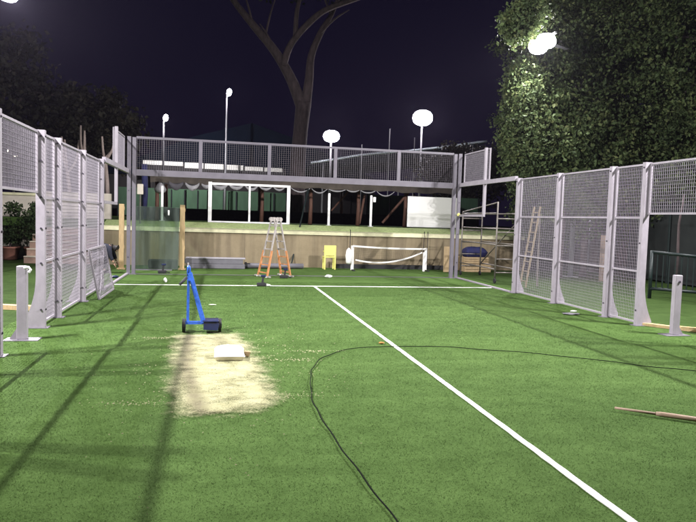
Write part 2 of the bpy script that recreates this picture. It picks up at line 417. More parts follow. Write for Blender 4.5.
PY = [-4, -6, -8, -9, -11, -12, -14, -16]
side = {-1: 'shrub side', 1: 'tree side'}
where = {-4: 'fence post ending the mesh next to the open back corner', -6: 'second fence post from the open back corner', -8: 'fence post one panel away from the court doorway',
         -9: 'fence post on the far edge of the court doorway', -11: 'fence post on the near edge of the court doorway', -12: 'fence post just short of the court doorway towards the viewer',
         -14: 'fence post beside the viewer half of the court', -16: 'fence post closest to the viewer'}
proto = None
for s in (-1, 1):
    for y in PY:
        lab = '%s, %s' % (where[y], side[s])
        if proto is None: proto = make_post(y, lab)
        else: dup(proto, (5*s, y, 0), 0 if s < 0 else math.pi, lab)
e = .047
pl = {(-6, -4): 'mesh panel next to the open back corner', (-8, -6): 'mesh panel in the middle of the back half', (-9, -8): 'narrow mesh panel beside the doorway',
      (-12, -11): 'narrow mesh panel on the viewer side of the doorway', (-14, -12): 'wide mesh panel on the viewer half', (-16, -14): 'mesh panel closest to the viewer'}
twop = onep = None
for s in (-1, 1):
    rz = 0 if s < 0 else math.pi
    for (ya, yb), t in pl.items():
        lab = 'lavender wire %s, %s' % (t, side[s]); wide = yb-ya > 1.5
        src = twop if wide else onep
        if src is None:
            src = make_panel(ya+e, yb-e, [.03, H1, H2, H3], lab)
            if wide: twop = src
            else: onep = src
        else: dup(src, (5*s, (ya+yb)/2, .03), rz, lab)
dp = None
for s in (-1, 1):
    lab = 'wire mesh header panel above the open doorway, %s' % side[s]
    if dp is None: dp = make_panel(-11+e, -9-e, [2.02, H3], lab)
    else: dup(dp, (5, -10, 2.02), math.pi, lab)
# corner top panels (3 - 4 m), hanging frame and beam
cp = None
for s in (-1, 1):
    lab = 'raised lavender mesh panel above the back corner, %s' % side[s]
    if cp is None: cp = make_panel(-2.04, -.09, [H3+.07, H4], lab)
    else: dup(cp, (5, (-2.04-.09)/2, H3+.07), math.pi, lab)
cf = None
for s in (-1, 1):
    lab = 'lavender open frame without glass at the back corner, %s' % side[s]
    if cf is None:
        cf = thing('glazing_support', lab, 'fence frame', (-5, -2, 0), 'open frames waiting for glass at the back corners')
        MB().box(-5.05, -4.97, -3.955, -.06, H3-.05, H3+.065).build('top_beam', M['post'], cf)
        MB().box(-5.06, -4.985, -2.12, -2.045, 2.03, H3-.052).build('hanging_post', M['post'], cf)
        MB().box(-5.06, -4.985, -2.12, -2.045, H3+.068, H4+.01).build('upper_post', M['post'], cf)
        MB().box(-5.05, -4.99, -3.955, -2.045, 1.96, 2.028).build('lower_rail', M['post'], cf)
        MB().box(-5.04, -4.97, -3.955, -.06, .004, .04).build('base_channel', M['post'], cf)
    else: dup(cf, (5, -2, 0), math.pi, lab)
# corner posts
kp = None
for s in (-1, 1):
    lab = 'tall double corner post of the court, %s' % ('beside the yellow timber boards' if s < 0 else 'in front of the plywood sheet')
    if kp is None:
        kp = thing('corner_post', lab, 'corner post', (-5, 0, 0), 'double posts at the two back corners')
        MB().box(-5.03, -4.93, -.055, .0, .012, H4+.01).build('upright', M['beam'], kp)
        MB().box(-4.90, -4.80, .02, .13, .012, H4).build('upright', M['beam'], kp)
        MB().box(-5.1, -4.76, -.1, .18, 0, .012).build('base_plate', M['beam'], kp)
        for z in (.5, 1.4, 2.4, 3.4): MB().tube((-4.98, -.055, z), (-4.98, -.068, z), .015, 8).build('bolt', M['bolt'], kp)
    else:
        k2 = dup(kp, (5, 0, 0), math.pi, lab); k2.scale = (1, -1, 1)
disc = MB().tube((.02, -.056, 2.02), (.02, -.068, 2.02), .05, 14)
me_ = bpy.data.meshes.new('tag_disc'); me_.from_pydata(disc.v, [], disc.f); me_.materials.append(M['yellow'])
dsc = bpy.data.objects.new('tag_disc', me_); COL.objects.link(dsc); dsc.parent = k2

# back header: 3 m beam and the row of mesh panels on it
hb = thing('header_beam', 'long lavender steel beam across the back of the court, above the wall', 'steel beam', (0, .07, H3))
MB().box(-4.795, 4.795, .03, .12, H3-.10, H3+.075).build('beam', M['beam'], hb)
for x in (-3, -1, 1, 3): MB().box(x-.05, x+.05, .035, .115, H3+.078, H4).build('stub_post', M['beam'], hb)
MB().box(-4.795, 4.795, .055, .095, H4-.0, H4+.035).build('top_rail', M['beam'], hb)
lbl = ['above the leaning glass sheet', 'above the white frame', 'above the orange ladder', 'above the small net', 'above the white board']
bp_ = None
for i, xc in enumerate((-4, -2, 0, 2, 4)):
    lab = 'upper back mesh panel %s' % lbl[i]
    w_ = 1.84 if i in (0, 4) else 1.9
    xc_ = xc+(.05 if i == 0 else -.05 if i == 4 else 0)
    o = thing('mesh_panel', lab, 'mesh panel', (xc_, .075, H3+.08), 'mesh panels in a row above the back beam')
    a0, a1 = xc_-w_/2+(.05 if i == 0 else 0)+(.0), xc_+w_/2-(.05 if i == 4 else 0)
    mb = MB(); z0, z1 = H3+.08, H4-.03; r = .0038
    x = a0+.05; rv = .0034
    while x < a1: mb.box(x-rv, x+rv, .075-rv, .075+rv, z0, z1); x += .066
    z = z0+.06
    while z < z1: mb.box(a0, a1, .075-rv-.004, .075-rv-.0003, z-.0016, z+.0016); z += .06
    mb.build('wire_mesh', M['dim_wire'], o)
    MB().box(a0, a1, .06, .09, z1, z1+.028).build('rail', M['beam'], o)
o = MB().box(-4.75, 4.75, -.025, .02, .006, .018).build('base_channel', M['beam']); tag(o, 'thin pale metal channel on the turf along the back of the court', 'channel')

# loose panel leaning on the left fence
lp = thing('loose_mesh_panel', 'loose mesh panel leaning against the fence near the crouching worker', 'mesh panel', (-4.75, -4.7, 0))
def P_(y, u):  # u up the panel
    return (-4.80-.20*u, y, .01+1.0*u)
for a_, b_ in (((-5.72, 0), (-3.86, 0)), ((-5.72, 1), (-3.86, 1))):
    MB().bar(P_(*a_), P_(*b_), .035, .035).build('rail', M['post'], lp)
for y in (-5.72, -3.86): MB().bar(P_(y, .02), P_(y, .98), .035, .035).build('stile', M['post'], lp)
MB().bar(P_(-5.6, .03), P_(-4.0, .95), .02, .012).build('brace', M['post'], lp)
mb = MB()
y = -5.67
while y < -3.89: mb.bar(P_(y, .02), P_(y, .98), .0045, .0045); y += .05
for k in range(1, 17): mb.bar(P_(-5.7, k/17), P_(-3.88, k/17), .0045, .0045)
mb.build('wire_mesh', M['wire'], lp)

# net posts
npst = None
for s in (-1, 1):
    lab = 'short grey net post %s' % ('with a white strap hook, in the shrub side doorway' if s < 0 else 'beside the lying plank, in the tree side doorway')
    o = thing('net_post', lab, 'net post', (5.06*s, -9.95, 0), 'short net posts in the two doorways')
    x = 5.06*s
    MB().cbox((x, -9.95, .51), .125, .10, 1.0, .008).build('upright', M['post'], o)
    MB().box(x-.22, x+.22, -10.07, -9.83, 0, .011).build('base_plate', M['beam'], o)
    MB().prism([(x-s*.0+s*.063, .012), (x+s*.063, .17), (x+s*.16, .012)], -9.965, -9.935).build('gusset', M['post'], o)
    if s < 0: MB().path([(x+.04, -10.01, .985), (x+.10, -10.02, 1.0), (x+.125, -10.02, .965), (x+.10, -10.02, .93)], .017, 8).build('strap_hook', M['white'], o)
    else: MB().tube((x-.0, -10.0, .9), (x-.0, -10.015, .9), .02, 8).build('bolt', M['bolt'], o)

# ------------------------------------------------------------------ terrace and retaining wall
WY = 3.45
rw = thing('retaining_wall', 'long tan rendered retaining wall below the terrace behind the court', 'wall', (0, WY, 0))
MB().box(-6.35, 9.0, WY, WY+.45, 0, 1.17).build('wall_face', M['wall'], rw)
MB().box(-6.38, 9.03, WY-.045, WY+.45, 1.172, 1.315).build('coping', M['coping'], rw)
for x in (-1.55, 3.6): MB().box(x, x+.012, WY-.003, WY+.01, 0.02, 1.165).build('joint', M['joint'], rw)
o = MB().box(1.75, 6.35, WY-.22, WY-.012, .0, .15).build('kerb_strip', M['rubber']); tag(o, 'low dark kerb strip along the foot of the tan wall behind the small net', 'kerb strip')
tv = MB()
tv.add([(-6.35, WY+.452, 1.31), (9, WY+.452, 1.31), (9, WY+1.35, 1.50), (-6.35, WY+1.35, 1.50)], [(0, 1, 2, 3)])
struct(tv.build('terrace_verge', M['terr']))
struct(MB().box(-16, 26, WY+1.35, 70, 1.2, 1.50).build('terrace', M['turf']))
struct(MB().box(-6.35, 9.0, WY+.452, WY+1.35, .0, 1.25).build('terrace_earth', M['far_ground']))

# left: garden wall, steps, pots
gw = thing('garden_wall', 'pale rendered garden wall behind the potted shrubs', 'wall', (-11.5, 6.0, 0))
MB().box(-17, -8.75, 6.0, 6.25, 0, 2.28).build('wall_face', M['garden_wall'], gw)
MB().box(-17.03, -8.72, 5.95, 6.3, 2.282, 2.37).build('coping', M['coping'], gw)
st = thing('stone_steps', 'pale edged steps climbing to the terrace behind the mesh fence', 'steps', (-7.6, 3.5, 0))
for k in range(6):
    MB().box(-8.72, -6.38, WY+.02+.34*k, WY+2.6, .235*k, .235*(k+1)-.032).build('riser', M['riser'], st)
    MB().box(-8.72, -6.38, WY-.01+.34*k, WY+.36+.34*k if k < 5 else WY+2.6, .235*(k+1)-.031, .235*(k+1)).build('tread', M['tread'], st)
tag(MB().box(-8.715, -6.4, WY+2.62, WY+2.8, 1.0, 2.45).build('pale_hoarding', M['garden_wall']), 'pale hoarding at the top of the steps', 'hoarding')

def leaves(mb, pts, rr, size, flat=.0, fold=True):
    for p in pts:
        s_ = size*rr.uniform(.6, 1.25)
        d = Vector((rr.gauss(0, 1), rr.gauss(0, 1), rr.gauss(0, 1)-.4)).normalized()
        a_ = d.cross(Vector((rr.gauss(0, 1), rr.gauss(0, 1), rr.gauss(0, 1)))).normalized(); b_ = d.cross(a_)
        P = Vector(p); tip = P+d*s_
        m1 = P+d*s_*.45+a_*s_*.34+b_*s_*.10; m2 = P+d*s_*.45-a_*s_*.34+b_*s_*.10
        o = len(mb.v); mb.v += [tuple(P), tuple(m1), tuple(tip), tuple(m2)]; mb.f += [(o, o+1, o+2), (o, o+2, o+3)]

def crown(clumps, per, rc, size, rr):
    mb = MB(); pts = []
    for (x, y, z, k) in clumps:
        for _ in range(per):
            u = Vector((rr.gauss(0, 1), rr.gauss(0, 1), rr.gauss(0, 1))).normalized()*rc*k*rr.random()**.45
            pts.append((x+u.x, y+u.y, z+u.z*.75))
    leaves(mb, pts, rr, size); return mb

for i, (x, y, hh, lab) in enumerate(((-9.55, 4.9, 2.05, 'bushy green shrub in a terracotta pot, nearer the fence corner post'), (-8.72, 4.75, 2.12, 'bushy green shrub in a terracotta pot, beside the stone steps'))):
    rr = random.Random(40+i)
    o = thing('potted_shrub', lab, 'potted plant', (x, y, 0), 'shrubs in terracotta pots')
    MB().lathe((x, y, 0), [(.22, 0), (.25, .05), (.31, .40), (.34, .41), (.34, .47), (.30, .47), (.28, .42)], 24).build('pot', M['terracotta'], o, True)
    MB().path([(x, y, .4), (x+.03, y, .9), (x-.02, y+.02, 1.6)], [.03, .025, .01], 6).build('stem', M['bark'], o)
    cl = []
    for _ in range(46):
        z = rr.uniform(.62, hh-.1); w = .36*(1-.35*abs((z-1.2)/.9)**2)
        a_ = rr.uniform(0, 6.28); q = rr.random()**.5*w
        cl.append((x+q*math.cos(a_), y+q*math.sin(a_), z, rr.uniform(.7, 1.2)))
    crown(cl, 26, .17, .11, rr).build('foliage', M['leaf_shrub'], o)

# ------------------------------------------------------------------ terrace things
TZ = 1.505
fr = thing('empty_billboard', 'large white empty rectangular frame with a centre bar on the terrace', 'frame', (-1.3, 5.1, TZ))
x0, x1, yy = -2.84, .20, 5.1
MB().box(x0, x0+.13, yy, yy+.08, TZ, 3.0).build('side_post', M['white'], fr)
MB().box(x1-.12, x1, yy, yy+.08, TZ, 2.97).build('side_post', M['white'], fr)
MB().box(x0+.132, x1-.122, yy, yy+.08, 2.895, 2.975).build('top_bar', M['white'], fr)
MB().box(x0+.132, x1-.122, yy, yy+.08, TZ, TZ+.055).build('bottom_bar', M['white'], fr)
MB().box(-1.36, -1.29, yy+.01, yy+.07, TZ+.057, 2.893).build('centre_bar', M['white'], fr)
wb = thing('white_board', 'blank white board standing on the terrace by the tree side corner', 'board', (5.9, 5.1, TZ))
MB().cbox((5.88, 5.1, (TZ+2.74)/2+.02), 2.08, .05, 2.74-TZ-.03, .01).build('panel', M['board'], wb)
for x in (5.1, 6.7): MB().box(x-.03, x+.03, 5.13, 5.4, TZ, TZ+.05).build('foot', M['tube'], wb)
for x, z1, l in ((-4.48, 2.78, 'slim white post behind the leaning glass sheet'), (1.70, 2.74, 'slim white post behind the yellow chair'), (3.36, 2.72, 'slim white post with a small box, behind the small net')):
    o = thing('white_post', l, 'post', (x, 5.1, TZ), 'slim white posts on the terrace')
    MB().cbox((x, 5.1, (z1+TZ)/2+.008), .085, .085, z1-TZ-.016, .01).build('shaft', M['white'], o)
    MB().box(x-.09, x+.09, 5.01, 5.19, TZ, TZ+.012).build('base_plate', M['white'], o)
    if x > 3: MB().cbox((x+.13, 5.1, 2.56), .10, .08, .2, .01).build('small_box', M['white'], o)

# canopy: dark cloth roof on brown timber posts, with a swagged valance
ca = thing('canopy', 'dark canopy roof on brown timber posts with a swagged edge above the terrace', 'canopy', (.8, 6.2, TZ))
mb = MB(); nxx = 40
for i in range(nxx+1):
    x = -5.0+12.3*i/nxx; sag = .03*math.sin(i*1.9)+.02*math.sin(i*.7)
    for (y, z) in ((6.0, 2.93), (6.0, 3.17), (8.5, 3.40), (11.5, 3.42), (11.5, 3.36), (8.5, 3.34), (6.06, 3.10)): mb.v.append((x, y, z+sag*(1 if y < 7 else .5)))
for i in range(nxx):
    for k in range(6): mb.f.append((i*7+k, (i+1)*7+k, (i+1)*7+k+1, i*7+k+1))
mb.build('roof', M['canopy'], ca, True)
for x, y in ((-4.8, 6.5), (-.77, 6.6), (1.19, 6.6), (3.17, 6.6), (5.15, 6.5), (-4.8, 11), (-.6, 11), (3.3, 11), (6.9, 11)):
    MB().path([(x, y, TZ), (x+.02, y, 2.3), (x, y, 3.1)], [.085, .075, .07], 10).build('post', M['wood'], ca, True)
MB().tube((4.20, 6.5, 1.66), (5.35, 6.5, 3.02), .05, 8).build('brace', M['wood'], ca)
MB().tube((2.2, 7.4, 2.1), (2.95, 7.4, 3.0), .035, 8).build('brace', M['wood'], ca)
MB().tube((3.25, 6.62, 1.6), (3.45, 6.66, 2.8), .05, 8).build('post', M['wood'], ca)
def swag(xa, xb, ztop, drop, y, th, mm, hh):
    mb = MB(); n = 12
    for i in range(n+1):
        u = i/n; z = ztop-drop*(1-(2*u-1)**2); x = xa+(xb-xa)*u; d = .02*math.sin(u*9)
        hgt = hh*(.45+.55*(1-(2*u-1)**2))
        mb.v += [(x, y-th+d, z), (x, y+th+d, z), (x, y+th+d, z+hgt), (x, y-th+d, z+hgt)]
    for i in range(n):
        for k in range(4): mb.f.append((i*4+k, i*4+(k+1) % 4, i*4+4+(k+1) % 4, i*4+4+k))
    return mb.build('valance', mm, ca, True)
xs_ = [.28, 1.10, 1.78, 2.52, 3.08, 3.75, 4.55]
for i in range(6): swag(xs_[i]+.03, xs_[i+1]-.03, 2.92, [.17, .18, .09, .08, .10, .20][i], 5.95, .018, M['valance'], .055)
xl = [-4.35, -3.75, -3.15, -2.72, -2.1, -1.5, -.95, -.4, .1]
for i in range(8):
    swag(xl[i]+.04, xl[i+1]-.04, 2.90, [.24, .24, .14, .17, .14, .16, .12, .12][i], 5.95, .018, M['valance_dark'] if i in (0, ) else M['valance'], [.24, .20, .15, .16, .13, .12, .10, .08][i])
# things under / behind it
nt_ = thing('black_net_fence', 'low black netting fence under the canopy', 'net fence', (1, 10.6, TZ))
MB().box(-6, 9.5, 10.6, 10.63, TZ, 2.03).build('netting', M['net'], nt_)
for x in np.arange(-5.8, 9.4, .95): MB().tube((float(x), 10.58, TZ), (float(x), 10.58, 2.86), .03, 6).build('post', M['net'], nt_)
gs = thing('green_screen_fence', 'green windscreen fence of the court beyond the canopy', 'fence', (0, 25.6, TZ))
MB().box(-9, 3.2, 25.6, 25.64, 1.6, 3.45).build('screen', M['screen'], gs)
for x in np.arange(-9, 3.1, .86): MB().tube((float(x), 25.55, TZ), (float(x), 25.55, 3.4), .05, 6).build('post', M['net'], gs)
gs2 = thing('green_screen_fence', 'dark green screen fence behind the white board', 'fence', (7.5, 12.5, TZ))
MB().box(4.9, 11, 12.5, 12.54, 1.55, 3.05).build('screen', M['screen'], gs2)
for x in (4.9, 7.9, 10.9): MB().tube((x, 12.45, TZ), (x, 12.45, 3.1), .035, 6).build('post', M['net'], gs2)
o = MB().path([(-5.05, 4.6, 1.55), (-5.03, 4.62, 2.4), (-5.06, 4.6, 3.5)], [.07, .10, .11], 10).build('rolled_tarp', M['blue_cloth'], None, True)
tag(o, 'dark blue rolled tarp standing behind the corner post', 'tarp')
o = MB().lathe((-4.62, 5.9, 2.52), [(.05, 0), (.16, .06), (.19, .16), (.12, .3), (.05, .40)], 12).build('cloth_bundle', M['valance'], None, True); o.scale = (1.2, 1, 1)
o.location = (.92, 0, 0); tag(o, 'pale cloth bundle tied up under the canopy end', 'cloth bundle')
MB_ = MB().cbox((-5.16, 4.3, 2.6), .2, .1, .36, .01).build('switch_box', M['garden_wall']); tag(MB_, 'pale switch box on a stand beside the rolled blue tarp', 'switch box')
MB().tube((-5.16, 4.32, 1.3), (-5.16, 4.32, 2.42), .025, 8).build('stand', M['tube'], MB_)

# ------------------------------------------------------------------ behind the back wall of the court
# yellow timber boards and glass
for x, y, zt, l in ((-5.40, 1.6, 2.03, 'yellow timber board standing behind the crouching worker'), (-3.58, 1.75, 2.06, 'yellow timber board at the free edge of the leaning glass')):
    o = thing('timber_board', l, 'timber board', (x, y, 0), 'yellow timber boards propping the glass')
    MB().cbox((x, y, zt/2+.02), .15, .07, zt-.04, .006).build('board', M['yellow_wood'], o)
    MB().cbox((x, y-.02, .022), .24, .22, .044, .006).build('foot', M['yellow_wood'], o)
    for z in (.7, 1.35, 1.9): MB().cbox((x+.082, y, z), .014, .05, .1, .003).build('cleat', M['yellow_wood'], o)
gl = thing('glass_sheet', 'tall dusty glass sheet leaning between two yellow timber boards', 'glass sheet', (-4.3, 1.5, 0))
mb = MB()
for dy in (0, .03):
    mb.add([(-5.05, 1.42+dy, .03), (-3.67, 1.42+dy, .03), (-3.67, 1.56+dy, 1.98), (-5.05, 1.56+dy, 1.98)], [(0, 1, 2, 3)])
mb.build('pane', M['glass'], gl)
MB().box(-5.06, -3.86, 1.36, 1.50, 0, .03).build('bottom_batten', M['beam'], gl)
o = MB().cbox((-3.98, 1.42, 1.80), .05, .01, .16, .003).build('sticker', M['white'], gl); o.rotation_euler = (0, 0, 0)
o = MB().cbox((-4.2, 2.2, .15), .9, .3, .28, .03).build('tool_case', M['rubber']); tag(o, 'black tool case on the turf behind the leaning glass', 'tool case')
# steel profiles
o = thing('steel_profile_stack', 'grey bundle of steel profiles lying at the foot of the tan wall', 'steel profiles', (-2.5, 2.4, 0))
for k, (y, z) in enumerate(((2.30, .09), (2.46, .09), (2.30, .25), (2.46, .25))): MB().cbox((-2.5-.03*k, y, z), 1.86, .152, .156, .008).build('profile', M['grey_steel'], o)
MB().cbox((-2.52, 2.38, .352), 1.92, .33, .04, .006).build('lit_top', M['lit_steel_top'], o)  # paler top layer: light on the bundle's upper edge put into colour
o = thing('steel_tube', 'long grey tube with a black end cap lying behind the ladder', 'tube', (-.6, 2.6, 0))
MB().tube((-1.50, 2.6, .10), (.45, 2.75, .10), .09, 14).build('tube', M['grey_steel'], o, True)
MB().tube((-1.56, 2.595, .10), (-1.498, 2.6, .10), .12, 14).build('end_cap', M['rubber'], o)
o = MB().tube((.04, 3.0, .0), (.99, 5.93, 2.90), .028, 8).build('leaning_pole', M['dark_green']); tag(o, 'thin dark pole leaning from the turf up to the canopy edge', 'pole')

# ladder
ld = thing('step_ladder', 'folding step ladder with grey top and orange feet standing open on the turf', 'ladder', (-.8, -.25, 0))
apex = (-.80, -.2, 1.72)
for s, xf in ((-1, -1.22), (1, -.40)):
    def L(u, dy): return (xf+(apex[0]+s*.05-xf)*u, -.25+dy*(1-.25*u), 1.70*u)
    for dy in (-.26, .26):
        MB().bar(L(.02, dy), L(.46, dy), .03, .075, (0, 1, 0)).build('rail', M['orange'], ld)
        MB().bar(L(.36, dy*.86), L(1, dy*.86), .026, .06, (0, 1, 0)).build('rail', M['alu'], ld)
        MB().cbox(L(.012, dy), .075, .06, .04, .006).build('rubber_foot', M['tape'], ld)
        MB().tube((apex[0]+s*.05, -.25+dy*.66-.03, 1.70), (apex[0]+s*.05, -.25+dy*.66+.03, 1.70), .065, 12).build('hinge', M['alu'], ld)
    for k in range(7):
        u = .08+.135*k; w = .26*(1-.25*u)
        MB().bar(L(u, -.25), L(u, .25), .045, .03).build('rung', M['orange'] if k < 3 else M['alu'], ld)
    MB().bar(L(.02, -.42), L(.02, .42), .06, .04).build('stabiliser', M['alu'], ld)

ld.rotation_euler = (0, 0, R(27))

# chair
ch = thing('yellow_chair', 'pale yellow plastic chair standing against the tan wall', 'chair', (1.38, 2.85, 0))
x0, x1, y0, y1 = 1.17, 1.57, 2.65, 3.03
MB().cbox((1.37, y0+.02, .66), .42, .035, .36, .012).build('backrest', M['yellow'], ch)
MB().cbox((1.37, (y0+y1)/2, .43), .42, .40, .04, .01).build('seat', M['yellow'], ch)
for x in (x0+.02, x1-.02):
    MB().bar((x, y0+.02, 0), (x, y0+.02, .5), .05, .04).build('leg', M['yellow'], ch)
    MB().bar((x, y1, 0), (x, y1-.02, .41), .045, .04).build('leg', M['yellow'], ch)
    MB().cbox((x, (y0+y1)/2, .62), .04, .34, .035, .006).build('armrest', M['yellow'], ch)

# small net
sn = thing('small_net', 'small portable net with white tapes sagging between two posts by the wall', 'net', (3.6, 2.6, 0))
Nl, Nr = (2.13, 2.5), (4.86, 2.7)
MB().cbox((Nl[0], Nl[1], .43), .10, .07, .86, .01).build('post', M['tape'], sn)
MB().cbox((Nr[0], Nr[1], .41), .09, .07, .82, .01).build('post', M['tape'], sn)
MB().cbox((Nr[0]-.17, Nr[1]-.35, .34), .08, .06, .68, .01).build('post', M['tape'], sn)
for x, y in (Nl, Nr): MB().bar((x, y-.4, .02), (x, y+.2, .02), .06, .035).build('foot', M['rubber'], sn)
def sagline(a, b, drop, w, h, n=18):
    pts = [(a[0]+(b[0]-a[0])*i/n, a[1]+(b[1]-a[1])*i/n, a[2]+(b[2]-a[2])*i/n-drop*(1-(2*i/n-1)**2)) for i in range(n+1)]
    mb = MB()
    for p, q in zip(pts[:-1], pts[1:]): mb.bar(p, q, w, h)
    return mb, pts
mt, pt = sagline((Nl[0], Nl[1]-.05, .85), (Nr[0], Nr[1]-.05, .79), .03, .02, .055); mt.build('top_tape', M['tape'], sn)
mt2, pb = sagline((Nl[0]+.1, Nl[1]-.05, .37), (Nr[0]-.15, Nr[1]-.05, .66), .21, .02, .05); mt2.build('bottom_tape', M['tape'], sn)
mb = MB()
for i in range(37):
    u = i/36; k = min(17, int(u*18)); v_ = u*18-k
    A = Vector(pt[k]).lerp(Vector(pt[k+1]), v_); B = Vector(pb[k]).lerp(Vector(pb[k+1]), v_)
    mb.bar(A, B, .003, .003)
for j in range(1, 8):
    for k in range(18): mb.bar(Vector(pt[k]).lerp(Vector(pb[k]), j/8), Vector(pt[k+1]).lerp(Vector(pb[k+1]), j/8), .003, .003)
mb.build('netting', M['rubber'], sn)
MB().lathe((1.98, 2.42, .22), [(.03, 0), (.09, .05), (.11, .3), (.08, .48), (.02, .56)], 10).build('net_bag', M['white'], sn, True)
for x, z, l in ((4.98, 1.40, 'thin dark rod standing just beyond the net post'), (5.12, 1.40, 'thin dark rod closest to the plywood sheet'), (2.2, 1.40, 'thin dark rod standing at the chair end of the net')):
    tag(MB().tube((x, 3.3, 0), (x, 3.3, z), .014, 6).build('thin_rod', M['rubber']), l, 'rod', 'thin rods against the tan wall')

# plywood, pallet boxes and bag by the right corner
o = MB().cbox((5.52, 2.2, .46), .30, .04, .90, .004).build('plywood_sheet', M['ply']); tag(o, 'upright plywood sheet beside the corner post', 'plywood')
for k, (x, y, z, w, d, h, l) in enumerate(((6.75, 2.75, .0, 1.0, .7, .30, 'lower tan wooden crate behind the scaffold'), (6.7, 2.75, .305, .95, .62, .24, 'upper tan wooden crate under the blue bag'))):
    o = thing('wooden_crate', l, 'crate', (x, y, z), 'tan crates stacked behind the scaffold')
    for j in range(3):
        hz = h/3
        for yy_ in (y-d/2, y+d/2): MB().cbox((x, yy_, z+hz*(j+.5)), w, .022, hz*.86, .003).build('slat', M['ply'], o)
    for dx in (-w/2+.03, 0, w/2-.03): MB().cbox((x+dx, y, z+h/2), .05, d-.03, h-.01, .004).build('cross_piece', M['ply'], o)
def pillow(c, sx, sy, sz, n=14, seed=1, corner=1.0):
    rr = np.random.RandomState(seed); mb = MB(); N = n+1
    nz = rr.randn(N, N)*.012
    for sgn in (1, -1):
        for j in range(N):
            for i in range(N):
                u, w = 2*i/n-1, 2*j/n-1
                e_ = (1-abs(u)**3.2)**.5*(1-abs(w)**3.2)**.5 if abs(u) < 1 and abs(w) < 1 else 0
                pinch = 1-.05*(1-abs(u*w))*(abs(u)**6+abs(w)**6)
                z = sgn*sz/2*e_*(1+nz[j, i]*3) if sgn > 0 else -sz/2*min(1, e_*1.6)
                mb.v.append((c[0]+u*sx/2*pinch, c[1]+w*sy/2*pinch, c[2]+z))
    for k in (0, 1):
        for j in range(n):
            for i in range(n):
                q = (j*N+i, j*N+i+1, (j+1)*N+i+1, (j+1)*N+i); q = tuple(x+k*N*N for x in q)
                mb.f.append(q if k == 0 else q[::-1])
    return mb
o = pillow((6.72, 2.72, .72), .85, .55, .38, seed=4).build('blue_bag', M['blue_cloth'], None, True); tag(o, 'dark blue sports bag resting on the upper crate', 'bag')

# scaffold
sf = thing('scaffold_tower', 'grey wheeled scaffold tower with open tubes outside the back corner', 'scaffold', (6, 0, 0))
ends = ((1.2, 2.15), (-1.55, 2.42))
for y, zt in ends:
    for x in (5.62, 6.32):
        MB().tube((x, y, .16), (x, y, zt), .026, 8).build('standard', M['tube'], sf, True)
        MB().tube((x-.02, y, .075), (x+.02, y, .075), .075, 14).build('castor', M['rubber'], sf)
        MB().tube((x, y, .09), (x, y, .18), .018, 6).build('castor_stem', M['tube'], sf)
    for z in (.32, .72, 1.12, 1.52, 1.92): MB().tube((5.62, y, z), (6.32, y, z), .02, 8).build('rung', M['tube'], sf, True)
for x in (5.62, 6.32):
    for z, za in ((.42, 0), (1.15, 0), (1.62, 0), (2.08, 0)): MB().tube((x, 1.2, z), (x, -1.55, z+za), .02, 8).build('ledger', M['tube'], sf, True)
MB().tube((5.62, 1.2, 2.13), (5.62, -1.55, 2.40), .02, 8).build('ledger', M['tube'], sf, True)
MB().tube((6.32, 1.2, .4), (6.32, -1.55, 1.9), .018, 8).build('diagonal', M['tube'], sf, True)
l2 = thing('leaning_ladder', 'tan ladder leaning outside the first mesh panel, near the scaffold', 'ladder', (6.1, -2.7, 0))
for dy in (-.17, .17): MB().bar((6.0, -2.6+dy, .02), (6.25, -2.75+dy, 2.28), .03, .06, (0, 1, 0)).build('rail', M['dull_timber'], l2)
for k in range(8): u = (k+.6)/8.2; MB().tube((6.0+.25*u, -2.77-.15*u, .02+2.26*u), (6.0+.25*u, -2.43-.15*u, .02+2.26*u), .017, 6).build('rung', M['dull_timber'], l2)
o = MB().tube((6.6, -2.3, 0), (6.6, -2.25, 2.1), .03, 8).build('steel_prop', M['tube']); tag(o, 'single grey upright prop beside the leaning ladder', 'prop')

# ------------------------------------------------------------------ things on the turf
tr = thing('blue_trolley', 'blue A-frame hand trolley with a dark hopper and two wheels on the turf', 'trolley', (-2.7, -9.45, 0))
Y = -9.45
ap = (-2.885, Y+.02, .93)
MB().bar((-2.895, Y, .13), (-2.893, Y+.02, .90), .038, .035, (0, 1, 0)).build('frame_bar', M['blue'], tr)
MB().bar((-2.66, Y-.03, .15), (-2.875, Y+.01, .90), .066, .05, (0, 1, 0)).build('frame_bar', M['blue'], tr)
MB().path([(-2.888, Y+.02, .86), (-2.89, Y+.02, .97), (-2.895, Y+.0, 1.0)], [.034, .03, .022], 10).build('head_joint', M['blue'], tr, True)
MB().tube((-2.90, Y+.02, .98), (-2.90, Y+.02, 1.05), .012, 8).build('lever', M['alu'], tr)
MB().tube((-2.92, Y-.03, .83), (-3.01, Y-.13, .74), .022, 10).build('handle_grip', M['rubber'], tr, True)
MB().bar((-2.97, Y-.02, .15), (-2.62, Y-.02, .15), .045, .045).build('axle_bar', M['blue'], tr)
hp = MB().prism([(-2.66, .06), (-2.45, .05), (-2.43, .14), (-2.46, .165), (-2.66, .175)], Y-.14, Y+.14).build('hopper', M['navy'], tr)
MB().cbox((-2.555, Y, .187), .23, .3, .018, .004).build('hopper_lid', M['navy'], tr)
for x in (-2.95, -2.42):
    w = MB().tube((x-.022, Y, .105), (x+.022, Y, .105), .105, 20).build('wheel', M['rubber'], tr)
    MB().tube((x-.027, Y, .105), (x+.027, Y, .105), .045, 12).build('hub', M['navy'], w)

